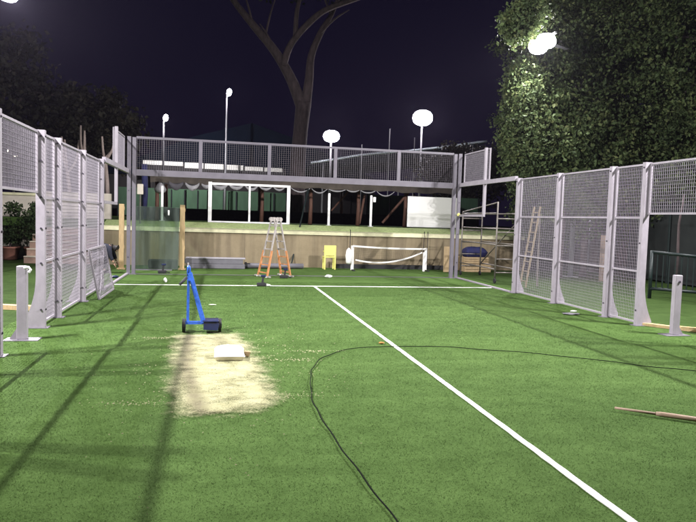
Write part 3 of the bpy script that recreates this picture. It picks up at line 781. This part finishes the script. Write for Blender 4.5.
o = pillow((-2.31, -11.34, .085), .37, .50, .15, 18, 9).build('sand_bag', M['bag'], None, True); tag(o, 'full white sack lying on the pale sand strip', 'sack')
o.rotation_euler = (0, 0, 0)
tie = MB(); tie.prism([(-2.13, .05), (-2.07, .03), (-2.05, .09), (-2.12, .10)], -11.36, -11.30); tie.build('sack_ear', M['ply'], o)

CB = [(-1.42, -16.3), (-1.42, -15.77), (-1.49, -14.97), (-1.54, -14.10), (-1.555, -13.37), (-1.48, -12.64), (-1.36, -11.97), (-1.11, -11.34), (-.69, -10.89), (-.01, -10.73), (.76, -10.84), (1.39, -11.11), (2.09, -11.48), (2.59, -11.87), (3.01, -12.20), (3.6, -12.62), (4.4, -13.3)]
def catmull(P, n=6):
    out = []
    for i in range(len(P)-1):
        p0, p1, p2, p3 = [Vector(P[max(0, min(len(P)-1, i+k))]) for k in (-1, 0, 1, 2)]
        for k in range(n):
            t = k/n; out.append(.5*((2*p1)+(p2-p0)*t+(2*p0-5*p1+4*p2-p3)*t*t+(3*p1-p0-3*p2+p3)*t**3))
    out.append(Vector(P[-1])); return out
cpts = catmull([(x, y, .019) for x, y in CB], 8)
cpts = [(p.x+.006*math.sin(i*.9), p.y+.006*math.cos(i*.7), .018+.004*math.sin(i*.5)) for i, p in enumerate(cpts)]
o = MB().path(cpts, .0052, 8).build('cable', M['cable'], None, True); tag(o, 'thin black cable curving across the turf and over the white centre line', 'cable')

bs = thing('broom_stick', 'wooden broom stick with a thicker sleeve lying on the turf near the viewer', 'stick', (1.6, -14.1, 0))
MB().path([(1.31, -13.86, .035), (1.62, -14.09, .033)], [.011, .014], 10).build('handle', M['stick'], bs, True)
MB().path([(1.60, -14.075, .035), (1.64, -14.105, .036), (2.15, -14.50, .036)], [.019, .023, .023], 10).build('sleeve', M['stick'], bs, True)
def plank(name, p, q, w, h, m, l): tag(MB().bar(p, q, w, h).build(name, m), l, 'plank')
plank('timber_plank', (5.16, -9.0, .03), (5.95, -10.05, .03), .12, .05, M['yellow_wood'], 'yellow timber plank lying in the doorway beside the net post')
plank('timber_plank', (5.35, -9.72, .09), (6.2, -10.02, .05), .08, .04, M['yellow_wood'], 'short yellow offcut resting behind the net post in the tree side doorway')
plank('timber_plank', (-6.6, -6.9, .04), (-5.6, -7.2, .04), .14, .08, M['yellow_wood'], 'yellow timber offcut on the grass outside the doorway near the shrubs')
def blob(c, sx, sy, sz, seed):
    rr = random.Random(seed); mb = MB(); n, k = 10, 5
    prof = [(math.sin(math.pi*j/k), -math.cos(math.pi*j/k)) for j in range(k+1)]
    for r_, z in prof:
        for i in range(n):
            t = 2*math.pi*i/n; q = rr.uniform(.75, 1.15)
            mb.v.append((c[0]+sx/2*max(r_, .05)*q*math.cos(t), c[1]+sy/2*max(r_, .05)*q*math.sin(t), max(.003, c[2]+sz/2*z*q)))
    for j in range(k):
        for i in range(n): mb.f.append((j*n+i, j*n+(i+1) % n, (j+1)*n+(i+1) % n, (j+1)*n+i))
    return mb
for nm, c, sx, sy, sz, m, l, cat in (
    ('crumpled_cloth', (.80, -.45, .05), .26, .14, .10, 'white', 'crumpled white cloth on the turf in front of the yellow chair', 'cloth'),
    ('paper_cup', (-3.78, -2.2, .06), .09, .09, .12, 'white', 'small white paper cup on the turf in front of the leaning glass', 'cup'),
    ('sheet_metal_offcut', (4.5, -7.7, .02), .42, .22, .035, 'grey_steel', 'flat grey metal offcut on the turf beside the tree side mesh', 'metal offcut'),
    ('paper_scrap', (4.78, -7.3, .015), .16, .07, .03, 'white', 'small white paper scrap at the foot of the tree side mesh', 'paper'),
    ('dry_leaf', (-.15, -10.5, .022), .085, .05, .03, 'leaf_brown', 'single dry brown leaf on the turf beside the cable', 'leaf'),
    ('work_glove', (-5.18, -1.2, .04), .24, .14, .07, 'navy', 'dark work glove on the turf below the crouching worker', 'glove'),
    ('paper_scrap', (-2.55, -6.5, .015), .16, .05, .02, 'line_worn', 'pale scrap on the turf beyond the blue trolley', 'paper')):
    tag(blob(c, sx, sy, sz, len(l)).build(nm, M[m], None, False), l, cat)
def drill(x, y, l, tip):
    o = thing('power_drill', l, 'drill', (x, y, 0), 'dark power drills lying on the turf')
    MB().cbox((x-.02, y, .05), .24, .08, .09, .015).build('body', M['rubber'], o)
    MB().bar((x+.0, y, .08), (x+.02, y, .24), .05, .06, (0, 1, 0)).build('handle', M['rubber'], o)
    MB().cbox((x+.025, y, .265), .13, .07, .05, .01).build('battery', M['navy'], o)
    MB().tube((x+.10, y, .05), (x+.20, y-.02, .03), .018, 8).build('chuck', M[tip], o)
drill(-1.34, -2.95, 'dark power drill with a pale tip on the white line in front of the ladder', 'tape')
drill(-.55, -.75, 'dark power drill at the orange foot of the ladder', 'rubber')
drill(-4.05, .35, 'dark power drill on the turf below the leaning glass', 'rubber')
# debris scattered on the sand edges
# ------------------------------------------------------------------ person (crouching worker)
def skinned(name, joints, edges, m, parent, sub=2):
    off = parent_world(parent)
    me = bpy.data.meshes.new(name); me.from_pydata([Vector(j[0])-off for j in joints], edges, []); me.materials.append(m)
    o = bpy.data.objects.new(name, me); COL.objects.link(o); o.parent = parent
    md = o.modifiers.new('skin', 'SKIN'); md.use_smooth_shade = True
    for v, j in zip(me.skin_vertices[0].data, joints): v.radius = (j[1], j[1])
    me.skin_vertices[0].data[0].use_root = True
    s_ = o.modifiers.new('subdivision', 'SUBSURF'); s_.levels = sub; s_.render_levels = sub
    return o
pe = thing('person', 'person in dark work clothes bending low beside the corner post', 'person', (-5.6, .45, 0))
px, py = -5.73, .45
J = [((px-.16, py, .62), .10),
     ((px-.04, py, .74), .10), ((px+.14, py, .79), .10), ((px+.24, py, .77), .06),
     ((px+.34, py, .70), .085), ((px+.40, py-.01, .64), .075),
     ((px-.14, py-.11, .58), .075), ((px+.12, py-.15, .40), .06), ((px-.02, py-.15, .10), .045), ((px+.12, py-.16, .035), .035),
     ((px-.14, py+.11, .58), .075), ((px+.08, py+.15, .39), .06), ((px-.10, py+.15, .10), .045), ((px+.05, py+.16, .035), .035),
     ((px+.16, py-.18, .73), .045), ((px+.22, py-.22, .50), .04), ((px+.30, py-.18, .31), .030),
     ((px+.16, py+.18, .73), .045), ((px+.26, py+.2, .50), .04), ((px+.34, py+.1, .33), .030)]
E_ = [(0, 1), (1, 2), (2, 3), (3, 4), (4, 5), (0, 6), (6, 7), (7, 8), (8, 9), (0, 10), (10, 11), (11, 12), (12, 13), (2, 14), (14, 15), (15, 16), (2, 17), (17, 18), (18, 19)]
body = skinned('body', J, E_, M['skin'], pe)
def scaled(idx, k): return [(J[i][0], J[i][1]*k) for i in idx]
skinned('jacket', [(J[0][0], .165), (J[1][0], .172), (J[2][0], .20), (J[14][0], .10), (J[15][0], .064), ((px+.28, py-.19, .36), .05), (J[17][0], .10), (J[18][0], .064), ((px+.32, py+.12, .38), .05)],
        [(0, 1), (1, 2), (2, 3), (3, 4), (4, 5), (2, 6), (6, 7), (7, 8)], M['cloth_navy'], pe)
skinned('trousers', [(J[0][0], .16), (J[6][0], .125), (J[7][0], .095), ((px-.02, py-.15, .13), .075), (J[10][0], .125), (J[11][0], .095), ((px-.10, py+.15, .13), .075)],
        [(0, 1), (1, 2), (2, 3), (0, 4), (4, 5), (5, 6)], M['cloth_navy'], pe)
for a_, b_ in ((8, 9), (12, 13)):
    A, B = Vector(J[a_][0]), Vector(J[b_][0]); A.z = .055; B.z = .045
    skinned('shoe', [(tuple(A-Vector((.05, 0, 0))), .05), (tuple(A), .055), (tuple(B), .048), (tuple(B+Vector((.06, 0, -.005))), .04)], [(0, 1), (1, 2), (2, 3)], M['rubber'], pe, 1)
skinned('hair', [((px+.29, py, .755), .09), ((px+.36, py, .72), .105), ((px+.42, py, .68), .08), ((px+.26, py, .75), .09)], [(0, 1), (1, 2), (0, 3)], M['hair'], pe, 2)
for (hx, hy, hz), s in (((J[16][0]), 1), ((J[19][0]), -1)):
    jj = [((hx, hy, hz), .03), ((hx+.03, hy, hz-.06), .034)]; ee = [(0, 1)]
    for k, (dy, ln) in enumerate(((-.027, .055), (-.009, .068), (.009, .063), (.027, .05))):
        b0 = len(jj); jj += [((hx+.045, hy+dy, hz-.09), .010), ((hx+.07, hy+dy*1.1, hz-.09-ln*.5), .009), ((hx+.065, hy+dy*1.1, hz-.09-ln), .008)]; ee += [(1, b0), (b0, b0+1), (b0+1, b0+2)]
    b0 = len(jj); jj += [((hx+.05, hy+s*.04, hz-.05), .011), ((hx+.085, hy+s*.045, hz-.085), .009)]; ee += [(0, b0), (b0, b0+1)]
    skinned('hand', jj, ee, M['skin'], pe, 1)

# ------------------------------------------------------------------ trees
def limb(mb, pts, r, n=10): mb.path(catmull(pts, 5), list(np.interp(np.linspace(0, 1, (len(pts)-1)*5+1), np.linspace(0, 1, len(r)), r)), n)
# umbrella pine behind the terrace
pn = thing('pine_tree', 'tall bare-trunked pine forking into two great limbs behind the canopy', 'tree', (1.7, 14, 1.5))
mb = MB()
limb(mb, [(1.55, 14, 1.4), (1.50, 14, 4), (1.62, 14, 6.2), (1.75, 14, 7.7)], [.46, .40, .37, .40], 14)
limb(mb, [(1.70, 14, 7.4), (1.05, 14.1, 8.9), (.2, 14.1, 10.2), (-.85, 14, 11.3), (-1.95, 13.9, 12.5), (-2.9, 13.8, 13.9)], [.34, .27, .23, .19, .14, .09])
limb(mb, [(1.85, 14, 7.5), (2.0, 14, 8.9), (2.1, 14.1, 10.1), (2.55, 14.2, 11.3), (3.1, 14.2, 12.3), (3.6, 14.2, 13.6)], [.29, .23, .19, .17, .13, .08])
limb(mb, [(.65, 14.0, 9.5), (1.0, 13.6, 10.5), (1.9, 13.4, 11.6), (2.8, 13.3, 12.3), (4.6, 13.3, 13.1), (6, 13.2, 13.9)], [.2, .16, .16, .14, .12, .07])
limb(mb, [(1.2, 13.7, 10.7), (1.25, 13.6, 12.2), (1.6, 13.6, 13.4)], [.14, .11, .07])
for (x, z, dx, dz) in ((-.9, 11.3, -.6, 1.7), (.2, 10.2, -.8, 1.2), (-1.9, 12.5, .5, 1.3), (2.55, 11.3, 1.4, 1.2), (3.0, 12.3, -.7, 1.2), (-.3, 10.8, .5, 2.0), (4.0, 12.9, .4, 1.2)):
    limb(mb, [(x, 14, z), (x+dx*.5, 13.9, z+dz*.6), (x+dx, 13.8, z+dz)], [.07, .05, .025], 6)
mb.build('trunk', M['bark'], pn, True)
rr = random.Random(5); cl = []
for _ in range(130):
    a_, q = rr.uniform(0, 6.28), rr.random()**.5*5.6
    cl.append((1.5+q*math.cos(a_), 14+q*.8*math.sin(a_), 14.6+rr.uniform(-.3, 1.3)*(1-q/8), rr.uniform(.7, 1.3)))
crown(cl, 34, .75, .30, rr).build('crown', M['needles'], pn)

def tree(name, label, base, height, cx, cy, cz, rx, ry, rz, nclump, per, rc, size, lm, seed, hollow=.5, group=None, tr_r=.2, keep=None, sq=0, extra=()):
    rr = random.Random(seed)
    o = thing(name, label, 'tree', base, group)
    mb = MB(); limb(mb, [base, (base[0]*.7+cx*.3, base[1]*.7+cy*.3, (base[2]+cz)/2), (cx, cy, cz), (cx+.1, cy, cz+rz*.7)], [tr_r, tr_r*.8, tr_r*.55, tr_r*.2])
    cl = []
    while len(cl) < nclump:
        u = Vector((rr.gauss(0, 1), rr.gauss(0, 1), rr.gauss(0, 1))).normalized()
        if sq: u = u/(abs(u.x)**sq+abs(u.y)**sq+abs(u.z)**sq)**(1/sq)
        q = hollow+(1-hollow)*rr.random()**.7
        q *= 1+.16*math.sin(u.x*5+seed)*math.sin(u.z*6+1)+.08*math.sin(u.y*9+u.z*7)
        p = (cx+rx*u.x*q, cy+ry*u.y*q, cz+rz*u.z*q)
        if p[2] < base[2]+.8 or (keep and not keep(p)): continue
        cl.append((*p, rr.uniform(.6, 1.3)))
    for (ex, ey, ez, ax, ay, az, nn) in extra:
        for _ in range(nn):
            u = Vector((rr.gauss(0, 1), rr.gauss(0, 1), rr.gauss(0, 1))).normalized()*rr.random()**.4
            p = (ex+ax*u.x, ey+ay*u.y, ez+az*u.z)
            if not keep or keep(p): cl.append((*p, rr.uniform(.6, 1.2)))
    for k in range(9):
        c = cl[rr.randrange(len(cl))]; limb(mb, [(cx, cy, cz-rz*.4), ((cx+c[0])/2, (cy+c[1])/2, (cz+c[2])/2+.2), c[:3]], [tr_r*.4, tr_r*.25, .02], 6)
    mb.build('trunk', M['bark'], o, True)
    crown(cl, per, rc, size, rr).build('crown', lm, o)
    return o
G = 'dark leafy trees beyond the court'
LMP = Vector((7.36, -.42, 7.42)); LDIR = (Vector((0, -7, 0))-LMP).normalized(); VW = (Vector((-2.4, -19.3, 1.8))-LMP).normalized()
def clear(p):          # foliage kept off the floodlight head and its beam
    q = Vector(p)-LMP
    if q.length < .62: return False
    for d, a_ in ((LDIR, .75), (VW, .6)):
        t = q.dot(d)
        if 0 < t < 5 and (q-d*t).length < a_+.06*t: return False
    return True
tree('broadleaf_tree', 'big leafy tree lit by the floodlight at its edge', (12.0, 3.2, 0), 11, 12.55, 3.2, 7.0, 4.1, 3.3, 5.6, 900, 110, .52, .125, M['leaf'], 11, .60, G, .32, clear, 3.2, [(6.2, -1.55, 7.55, .42, .45, .5, 60), (7.0, -.2, 8.3, .55, .6, .7, 60), (7.5, .9, 5.2, .5, .8, 2.2, 190), (8.5, 1.2, 7.6, .7, .5, 1.4, 110), (9.3, .7, 7.9, 1.0, .4, 1.2, 120)])
tree('broadleaf_tree', 'dim leafy tree towering over the doorway on the tree side', (14.4, -.6, 0), 11, 14.8, -.6, 7.0, 4.0, 3.2, 5.6, 1000, 84, .55, .135, M['leaf'], 13, .7, G, .3, None, 3)
tree('broadleaf_tree', 'low leafy tree filling the gap behind the tree side mesh', (10.2, 1.2, 0), 6, 10.2, 1.2, 4.2, 2.5, 1.6, 2.2, 330, 56, .5, .16, M['leaf'], 17, .5, G, .14, clear)
tree('broadleaf_tree', 'slender leafy tree hiding the pole of the floodlight', (8.9, .5, 0), 7, 9.0, .45, 4.6, 1.1, .5, 2.6, 260, 60, .45, .15, M['leaf'], 37, .3, G, .1, clear, 3)
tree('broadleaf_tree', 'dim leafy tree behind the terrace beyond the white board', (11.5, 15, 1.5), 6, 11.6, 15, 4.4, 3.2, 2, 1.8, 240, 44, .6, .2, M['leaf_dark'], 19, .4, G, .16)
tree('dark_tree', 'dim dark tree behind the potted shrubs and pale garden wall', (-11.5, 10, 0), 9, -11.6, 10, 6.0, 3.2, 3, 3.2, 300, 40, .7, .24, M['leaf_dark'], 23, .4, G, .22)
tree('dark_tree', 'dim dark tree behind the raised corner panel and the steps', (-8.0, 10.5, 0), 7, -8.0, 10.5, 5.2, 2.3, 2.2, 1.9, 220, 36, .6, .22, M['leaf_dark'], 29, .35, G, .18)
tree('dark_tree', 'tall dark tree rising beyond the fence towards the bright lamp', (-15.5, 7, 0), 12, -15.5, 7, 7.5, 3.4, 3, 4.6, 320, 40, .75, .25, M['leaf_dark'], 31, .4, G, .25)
for i, (x, h, l) in enumerate(((-6.75, 5.0, 'pale pollarded tree closest to the raised corner panel'), (-7.55, 4.9, 'pale pollarded tree with a wide fork above the fence'), (-8.15, 4.6, 'pale pollarded tree with thin prongs, farthest from the corner panel'))):
    o = thing('pollarded_tree', l, 'tree', (x, 7.2, 0), 'pale pollarded trees above the mesh fence')
    mb = MB(); rr = random.Random(60+i)
    limb(mb, [(x, 7.2, 0), (x+.05, 7.2, 2.2), (x-.05, 7.2, h-1.3)], [.10, .085, .07], 8)
    for k in range(3+i % 2):
        dx = rr.uniform(-.5, .5); z0 = h-1.4+.12*k
        limb(mb, [(x-.05, 7.2, z0), (x+dx*.7, 7.2+rr.uniform(-.2, .2), z0+.5), (x+dx*.9, 7.2, z0+1.0+rr.uniform(0, .3))], [.055, .045, .035], 7)
    mb.build('trunk', M['pale_bark'], o, True)

# ------------------------------------------------------------------ far hall, roof edge and masts
ha = thing('tennis_hall', 'long dim blue membrane hall with a pale fascia band beyond the terrace', 'hall', (-3, 27, 1.5))
mb = MB(); prof = [(-14.0, 4.4), (-9.5, 4.9), (-4.2, 7.25), (-.2, 8.4), (3.5, 7.3), (7.5, 5.5), (9.5, 4.5)]
n = len(prof)
for y in (27.5, 52):
    for x, z in prof: mb.v.append((x, y, z))
for k in range(n-1): mb.f.append((k, k+1, n+k+1, n+k))
mb.f.append(tuple(range(n))); mb.f.append(tuple(range(2*n-1, n-1, -1)))
mb.build('roof', M['dome'], ha)
MB().box(-13.5, 9, 27.6, 51, 1.5, 4.39).build('wall', M['hallwall'], ha)
for k in range(7):
    x = -7.5+1.36*k; z1 = 5.33-.012*k; zb = 5.05 if k < 2 else 4.93
    MB().box(x, x+1.26, 26.3, 26.36, zb, z1-.06*(k > 4)).build('fascia_panel', M['fascia'], ha)
MB().box(-7.6, 2.2, 26.37, 26.5, 4.6, 5.2).build('gutter', M['hallwall'], ha)
for x in (-7, -3, 1, 2): MB().box(x, x+.12, 26.4, 26.52, 1.5, 4.6).build('column', M['hallwall'], ha)
tp = thing('tarp_roof', 'dark sloping tarp roof with a pale lit edge beyond the back mesh', 'tarp roof', (9, 21, 1.5))
ep = catmull([(3.2, 21, 5.22), (5.2, 21, 5.62), (6.9, 21, 5.95), (10.6, 21, 6.45), (14.9, 21, 7.2)], 6)
MB().path(ep, .075, 8).build('lit_edge', M['lit_tarp_edge'], tp, True)  # lamplight along the tarp edge, put into a pale strip
mb = MB()
for p in ep: mb.v += [(p.x, p.y+.02, p.z-.02), (p.x-.5, p.y+6, p.z-.9), (p.x-.5, p.y+6, p.z-1.0), (p.x, p.y+.02, p.z-.10)]
for i in range(len(ep)-1):
    for k in range(4): mb.f.append((i*4+k, i*4+(k+1) % 4, i*4+4+(k+1) % 4, i*4+4+k))
mb.build('roof', M['tarp'], tp, True)
for x, z in ((4, 5.3), (9.0, 6.2), (14, 7.0)): MB().tube((x, 21.2, 1.5), (x, 21.2, z), .05, 8).build('column', M['pole'], tp)
for x, z, l in ((6.0, 6.3, 'thin tall net pole nearest the pine trunk'), (7.7, 7.35, 'thin tall net pole between the pine and the bright mast'), (9.3, 6.9, 'thin net pole just before the bright mast'), (11.1, 6.6, 'thin net pole just beyond the bright mast'), (12.7, 6.6, 'thin net pole closest to the big leafy tree')):
    tag(MB().tube((x, 19, 1.5), (x, 19, z), .03, 6).build('net_pole', M['pole']), l, 'pole', 'thin net poles behind the back mesh')

# ------------------------------------------------------------------ lamps
def area(name, loc, target, power, size, parent, col=(1, .97, 1), spread=math.pi):
    d = bpy.data.lights.new(name, 'AREA'); d.shape = 'RECTANGLE'; d.size = size; d.size_y = size*.7; d.energy = power; d.color = col; d.spread = spread
    o = bpy.data.objects.new(name, d); COL.objects.link(o)
    o.rotation_euler = (Vector(target)-Vector(loc)).to_track_quat('-Z', 'Y').to_euler()
    o.location = Vector(loc)-parent_world(parent); o.parent = parent
    return o
def head(parent, c, target, w, h, lens, ex=.75):
    d = (Vector(target)-Vector(c)).normalized(); r = d.cross(Vector((0, 0, 1))).normalized(); u = r.cross(d)
    C = Vector(c)
    def bx(c0, c1, sw, sh, sw2, sh2):
        v = [c0+r*i*sw+u*j*sh for i, j in ((-1, -1), (1, -1), (1, 1), (-1, 1))]+[c1+r*i*sw2+u*j*sh2 for i, j in ((-1, -1), (1, -1), (1, 1), (-1, 1))]
        return v, [(0, 3, 2, 1), (4, 5, 6, 7), (0, 1, 5, 4), (1, 2, 6, 5), (2, 3, 7, 6), (3, 0, 4, 7)]
    hd = MB().add(*bx(C-d*.20, C-d*.012, w*.24, h*.24, w*.41, h*.41)).build('lamp_head', M['housing'], parent)
    ring = [(math.copysign(abs(math.cos(t))**ex, math.cos(t)), math.copysign(abs(math.sin(t))**ex, math.sin(t))) for t in [2*math.pi*k/24 for k in range(24)]]
    v = [C-d*.010+r*a*w*.5+u*b*h*.5 for a, b in ring]+[C+d*.02+r*a*w*.44+u*b*h*.44 for a, b in ring]
    MB().add(v, [tuple(range(23, -1, -1)), tuple(range(24, 48))]+[(k, (k+1) % 24, 24+(k+1) % 24, 24+k) for k in range(24)]).build('lens', lens, hd)
    return d
POW = .50
def mast(label, x, y, hz, ys, target, pw, lens='lens', w=.62, h=.46, size=.20, xoff=0.0):
    o = thing('floodlight_mast', label, 'floodlight', (x, y, 0), 'floodlight masts around the court')
    MB().path([(x, y, 0), (x, y, hz*.5), (x, y, hz+.12)], [.085, .07, .05], 12).build('pole', M['pole'], o, True)
    ya_, yb_ = min(y, *ys)-.15, max(y, *ys)+.15
    MB().cbox((x, (ya_+yb_)/2, hz+.12), .07, yb_-ya_, .07, .008).build('crossarm', M['pole'], o)
    MB().box(x-.2, x+.2, y-.2, y+.2, 0, .02).build('base_plate', M['pole'], o)
    for yh in ys:
        d = head(o, (x, yh, hz), target, w, h, M[lens])
        c = Vector((x, yh, hz))+d*.03
        area('floodlight', c, target, pw, size, o, spread=R(126))
o = thing('floodlight_mast', 'floodlight mast glowing in front of the big leafy tree', 'floodlight', (9.6, 1.0, 0), 'floodlight masts around the court')
MB().path([(9.6, 1.0, 0), (9.6, 1.0, 4), (9.6, 1.0, 7.75)], [.085, .07, .05], 12).build('pole', M['pole'], o, True)
MB().bar((9.66, 1.05, 7.62), (7.42, -.42, 7.50), .07, .07).build('bracket_arm', M['pole'], o)
MB().bar((7.42, .30, 7.56), (7.42, -1.15, 7.58), .06, .06).build('crossarm', M['pole'], o)
MB().box(9.4, 9.8, .8, 1.2, 0, .02).build('base_plate', M['pole'], o)
for yh, zh in ((-.16, 7.40), (-.68, 7.44)):
    d = head(o, (7.36, yh, zh), (0, -7, 0), .60, .50, M['lens'], .85)
    area('floodlight', Vector((7.36, yh, zh))+d*.03, (0, -7, 0), 850*POW, .20, o)
mast('floodlight mast cut by the upper corner of the photo above the mesh fence', -8.5, -.75, 7.95, (.45, 1.25), (0, -7, 0), 1000*POW)
mast('floodlight mast behind the viewer on the shrub side, outside the frame', -9.7, -12.6, 8.9, (-13.1, -12.1), (0, -7.0, 0), 2350*POW)
mast('floodlight mast behind the viewer on the tree side, outside the frame', 9.7, -12.6, 8.9, (-13.1, -12.1), (0, -7.0, 0), 2350*POW)

def far_lamp(label, x, y, z, heads, target, pw, w, h, lens='lens_far', base=1.5):
    o = thing('street_lamp', label, 'lamp post', (x, y, base), 'lit lamp posts beyond the terrace')
    MB().path([(x, y, base), (x, y, (base+z)/2), (x, y, z+.05)], [.08, .065, .045], 10).build('pole', M['pole'], o, True)
    for dx, dz in heads:
        if abs(dx) > .01: MB().bar((x, y, z+dz), (x+dx, y, z+dz), .05, .05).build('arm', M['pole'], o)
        d = head(o, (x+dx, y-.12, z+dz), target, w, h, M[lens], .95)
    if pw:
        c = Vector((x, y-.12, z))+d*.05; area('lamp_light', c, target, pw, .5, o)
    return o
far_lamp('slim lamp post with a small bright head, nearest the corner panel', -5.67, 20, 7.32, [(.12, 0)], (-3, 8, 0), 0, .26, .42)
area('lamp_light', (-5.5, 20.3, 7.3), (-3.0, 26, 3.6), 620, .3, bpy.data.objects['street_lamp'], spread=R(150))  # extra light added here, aimed backwards to brighten fascia and green screen
far_lamp('tallest slim lamp post with a small tilted head', -2.03, 25, 9.95, [(.15, 0)], (2, 8, 0), 0, .32, .5)
far_lamp('short lamp post with a round glowing head enlarged by glare beside the pine trunk', 4.19, 19.6, 6.75, [(0, 0)], (2, -6, 0), 0, .98, .72)  # oversized lens: the lamp's glare is put into its shape
far_lamp('brightest lamp post with a glowing head enlarged by glare over the back mesh', 9.92, 19.6, 8.2, [(0, 0)], (2, -8, 0), 0, 1.22, .96)  # lens widened to take in the glare around this lamp
far_lamp('warm lamp shining through the mesh of the doorway header', -13.2, 18, 4.75, [(0, 0)], (-6, -10, 1), 0, .55, .5, 'lens_warm', 0)
far_lamp('small white lamp shining through the tree side mesh', 12.0, 3.84, 2.36, [(0, 0)], (0, -14, 1.8), 0, .22, .12, 'lens_far', 0)
# ------------------------------------------------------------------ dark things outside the right fence
o = thing('dark_windbreak', 'dark cloth windbreak behind the tree side mesh', 'windbreak', (11.5, -6, 0))
MB().box(11.9, 11.95, -13, 1.0, .05, 2.6).build('cloth', M['hedge_screen'], o)
for y in np.arange(-13, 1.1, 2): MB().tube((11.85, float(y), 0), (11.85, float(y), 2.7), .035, 6).build('post', M['dark_green'], o)
o = MB().box(9.85, 10.15, -.6, -.3, 0, 1.5).build('rendered_pillar', M['pillar']); tag(o, 'tan rendered pillar dimly seen through the tree side mesh', 'pillar')
gf = thing('green_metal_gate', 'dark green metal gate frame on the grass beyond the doorway', 'gate', (8.7, -5.3, 0))
for a_, b_ in (((8.3, -4.95), (8.3, -4.95)), ((9.05, -5.75), (9.05, -5.75))):
    MB().tube((a_[0], a_[1], 0), (a_[0], a_[1], 1.22), .045, 8).build('post', M['dark_green'], gf, True)
MB().tube((8.3, -4.95, 1.18), (9.05, -5.75, 1.12), .04, 8).build('rail', M['dark_green'], gf, True)
MB().tube((8.3, -4.95, .25), (9.05, -5.75, .25), .04, 8).build('rail', M['dark_green'], gf, True)
for k in range(1, 8):
    u = k/8; MB().tube((8.3+.75*u, -4.95-.8*u, .25), (8.3+.75*u, -4.95-.8*u, 1.15-.05*u), .016, 6).build('picket', M['dark_green'], gf)
o = MB().path([(9.6, -4.2, 0), (9.65, -4.2, 1.0), (9.58, -4.25, 1.9), (9.65, -4.3, 2.7)], [.05, .04, .03, .02], 8).build('thin_tree_trunk', M['bark'], None, True); tag(o, 'slender pale tree trunk behind the green gate', 'tree')

# thin haze added to imitate lens veil and lamp halos
hz_ = MB().box(-156, 156, -66, 256, -1.5, 18.5).build('haze', M['far_ground'])
m, nt, b = new_mat('veil_haze'); nt.nodes.remove(b); v = nt.nodes.new('ShaderNodeVolumePrincipled')
v.inputs['Density'].default_value = .00015; v.inputs['Color'].default_value = (.82, .74, 1, 1); v.inputs['Anisotropy'].default_value = .7
nt.links.new(v.outputs[0], nt.nodes['Material Output'].inputs['Volume'])
hz_.data.materials.clear(); hz_.data.materials.append(m); hz_['kind'] = 'stuff'; hz_['label'] = 'thin added haze standing in for lens veil and lamp halos'

# ------------------------------------------------------------------ world, camera, render settings
w = bpy.data.worlds.new('World'); SC.world = w; w.use_nodes = True
nt = w.node_tree; bg = nt.nodes['Background']
tc = nt.nodes.new('ShaderNodeTexCoord'); sx = nt.nodes.new('ShaderNodeSeparateXYZ'); nt.links.new(tc.outputs['Generated'], sx.inputs[0])
rp = ramp(nt, sx.outputs['Z'], [(0.0, (.0058, .0042, .0130)), (.18, (.0040, .0030, .0112)), (.6, (.0030, .0023, .0090))])
nt.links.new(rp.outputs[0], bg.inputs['Color']); bg.inputs['Strength'].default_value = 1.0

cam = bpy.data.cameras.new('camera'); co = bpy.data.objects.new('camera', cam); COL.objects.link(co)
Cc = Vector((-2.4756408, -19.3111509, 1.7765326)); Rr = Vector((.97971096, -.19810628, .0303372)); Uu = Vector((-.01672842, .07001038, .99740599)); Ff = Vector((.19971631, .97767707, -.06527592))
mw = Matrix(((Rr.x, Uu.x, -Ff.x, Cc.x), (Rr.y, Uu.y, -Ff.y, Cc.y), (Rr.z, Uu.z, -Ff.z, Cc.z), (0, 0, 0, 1)))
co.matrix_world = mw
cam.sensor_width = 36; cam.lens = 641.572/696*36; cam.clip_end = 1500; cam.clip_start = .05
SC.camera = co
SC.view_settings.view_transform = 'Standard'; SC.view_settings.look = 'None'
SC.view_settings.exposure = 0; SC.view_settings.gamma = 1; SC.view_settings.use_curve_mapping = False
SC.cycles.use_denoising = True
SC.cycles.max_bounces = 5; SC.cycles.transparent_max_bounces = 12
SC.cycles.sample_clamp_indirect = 4
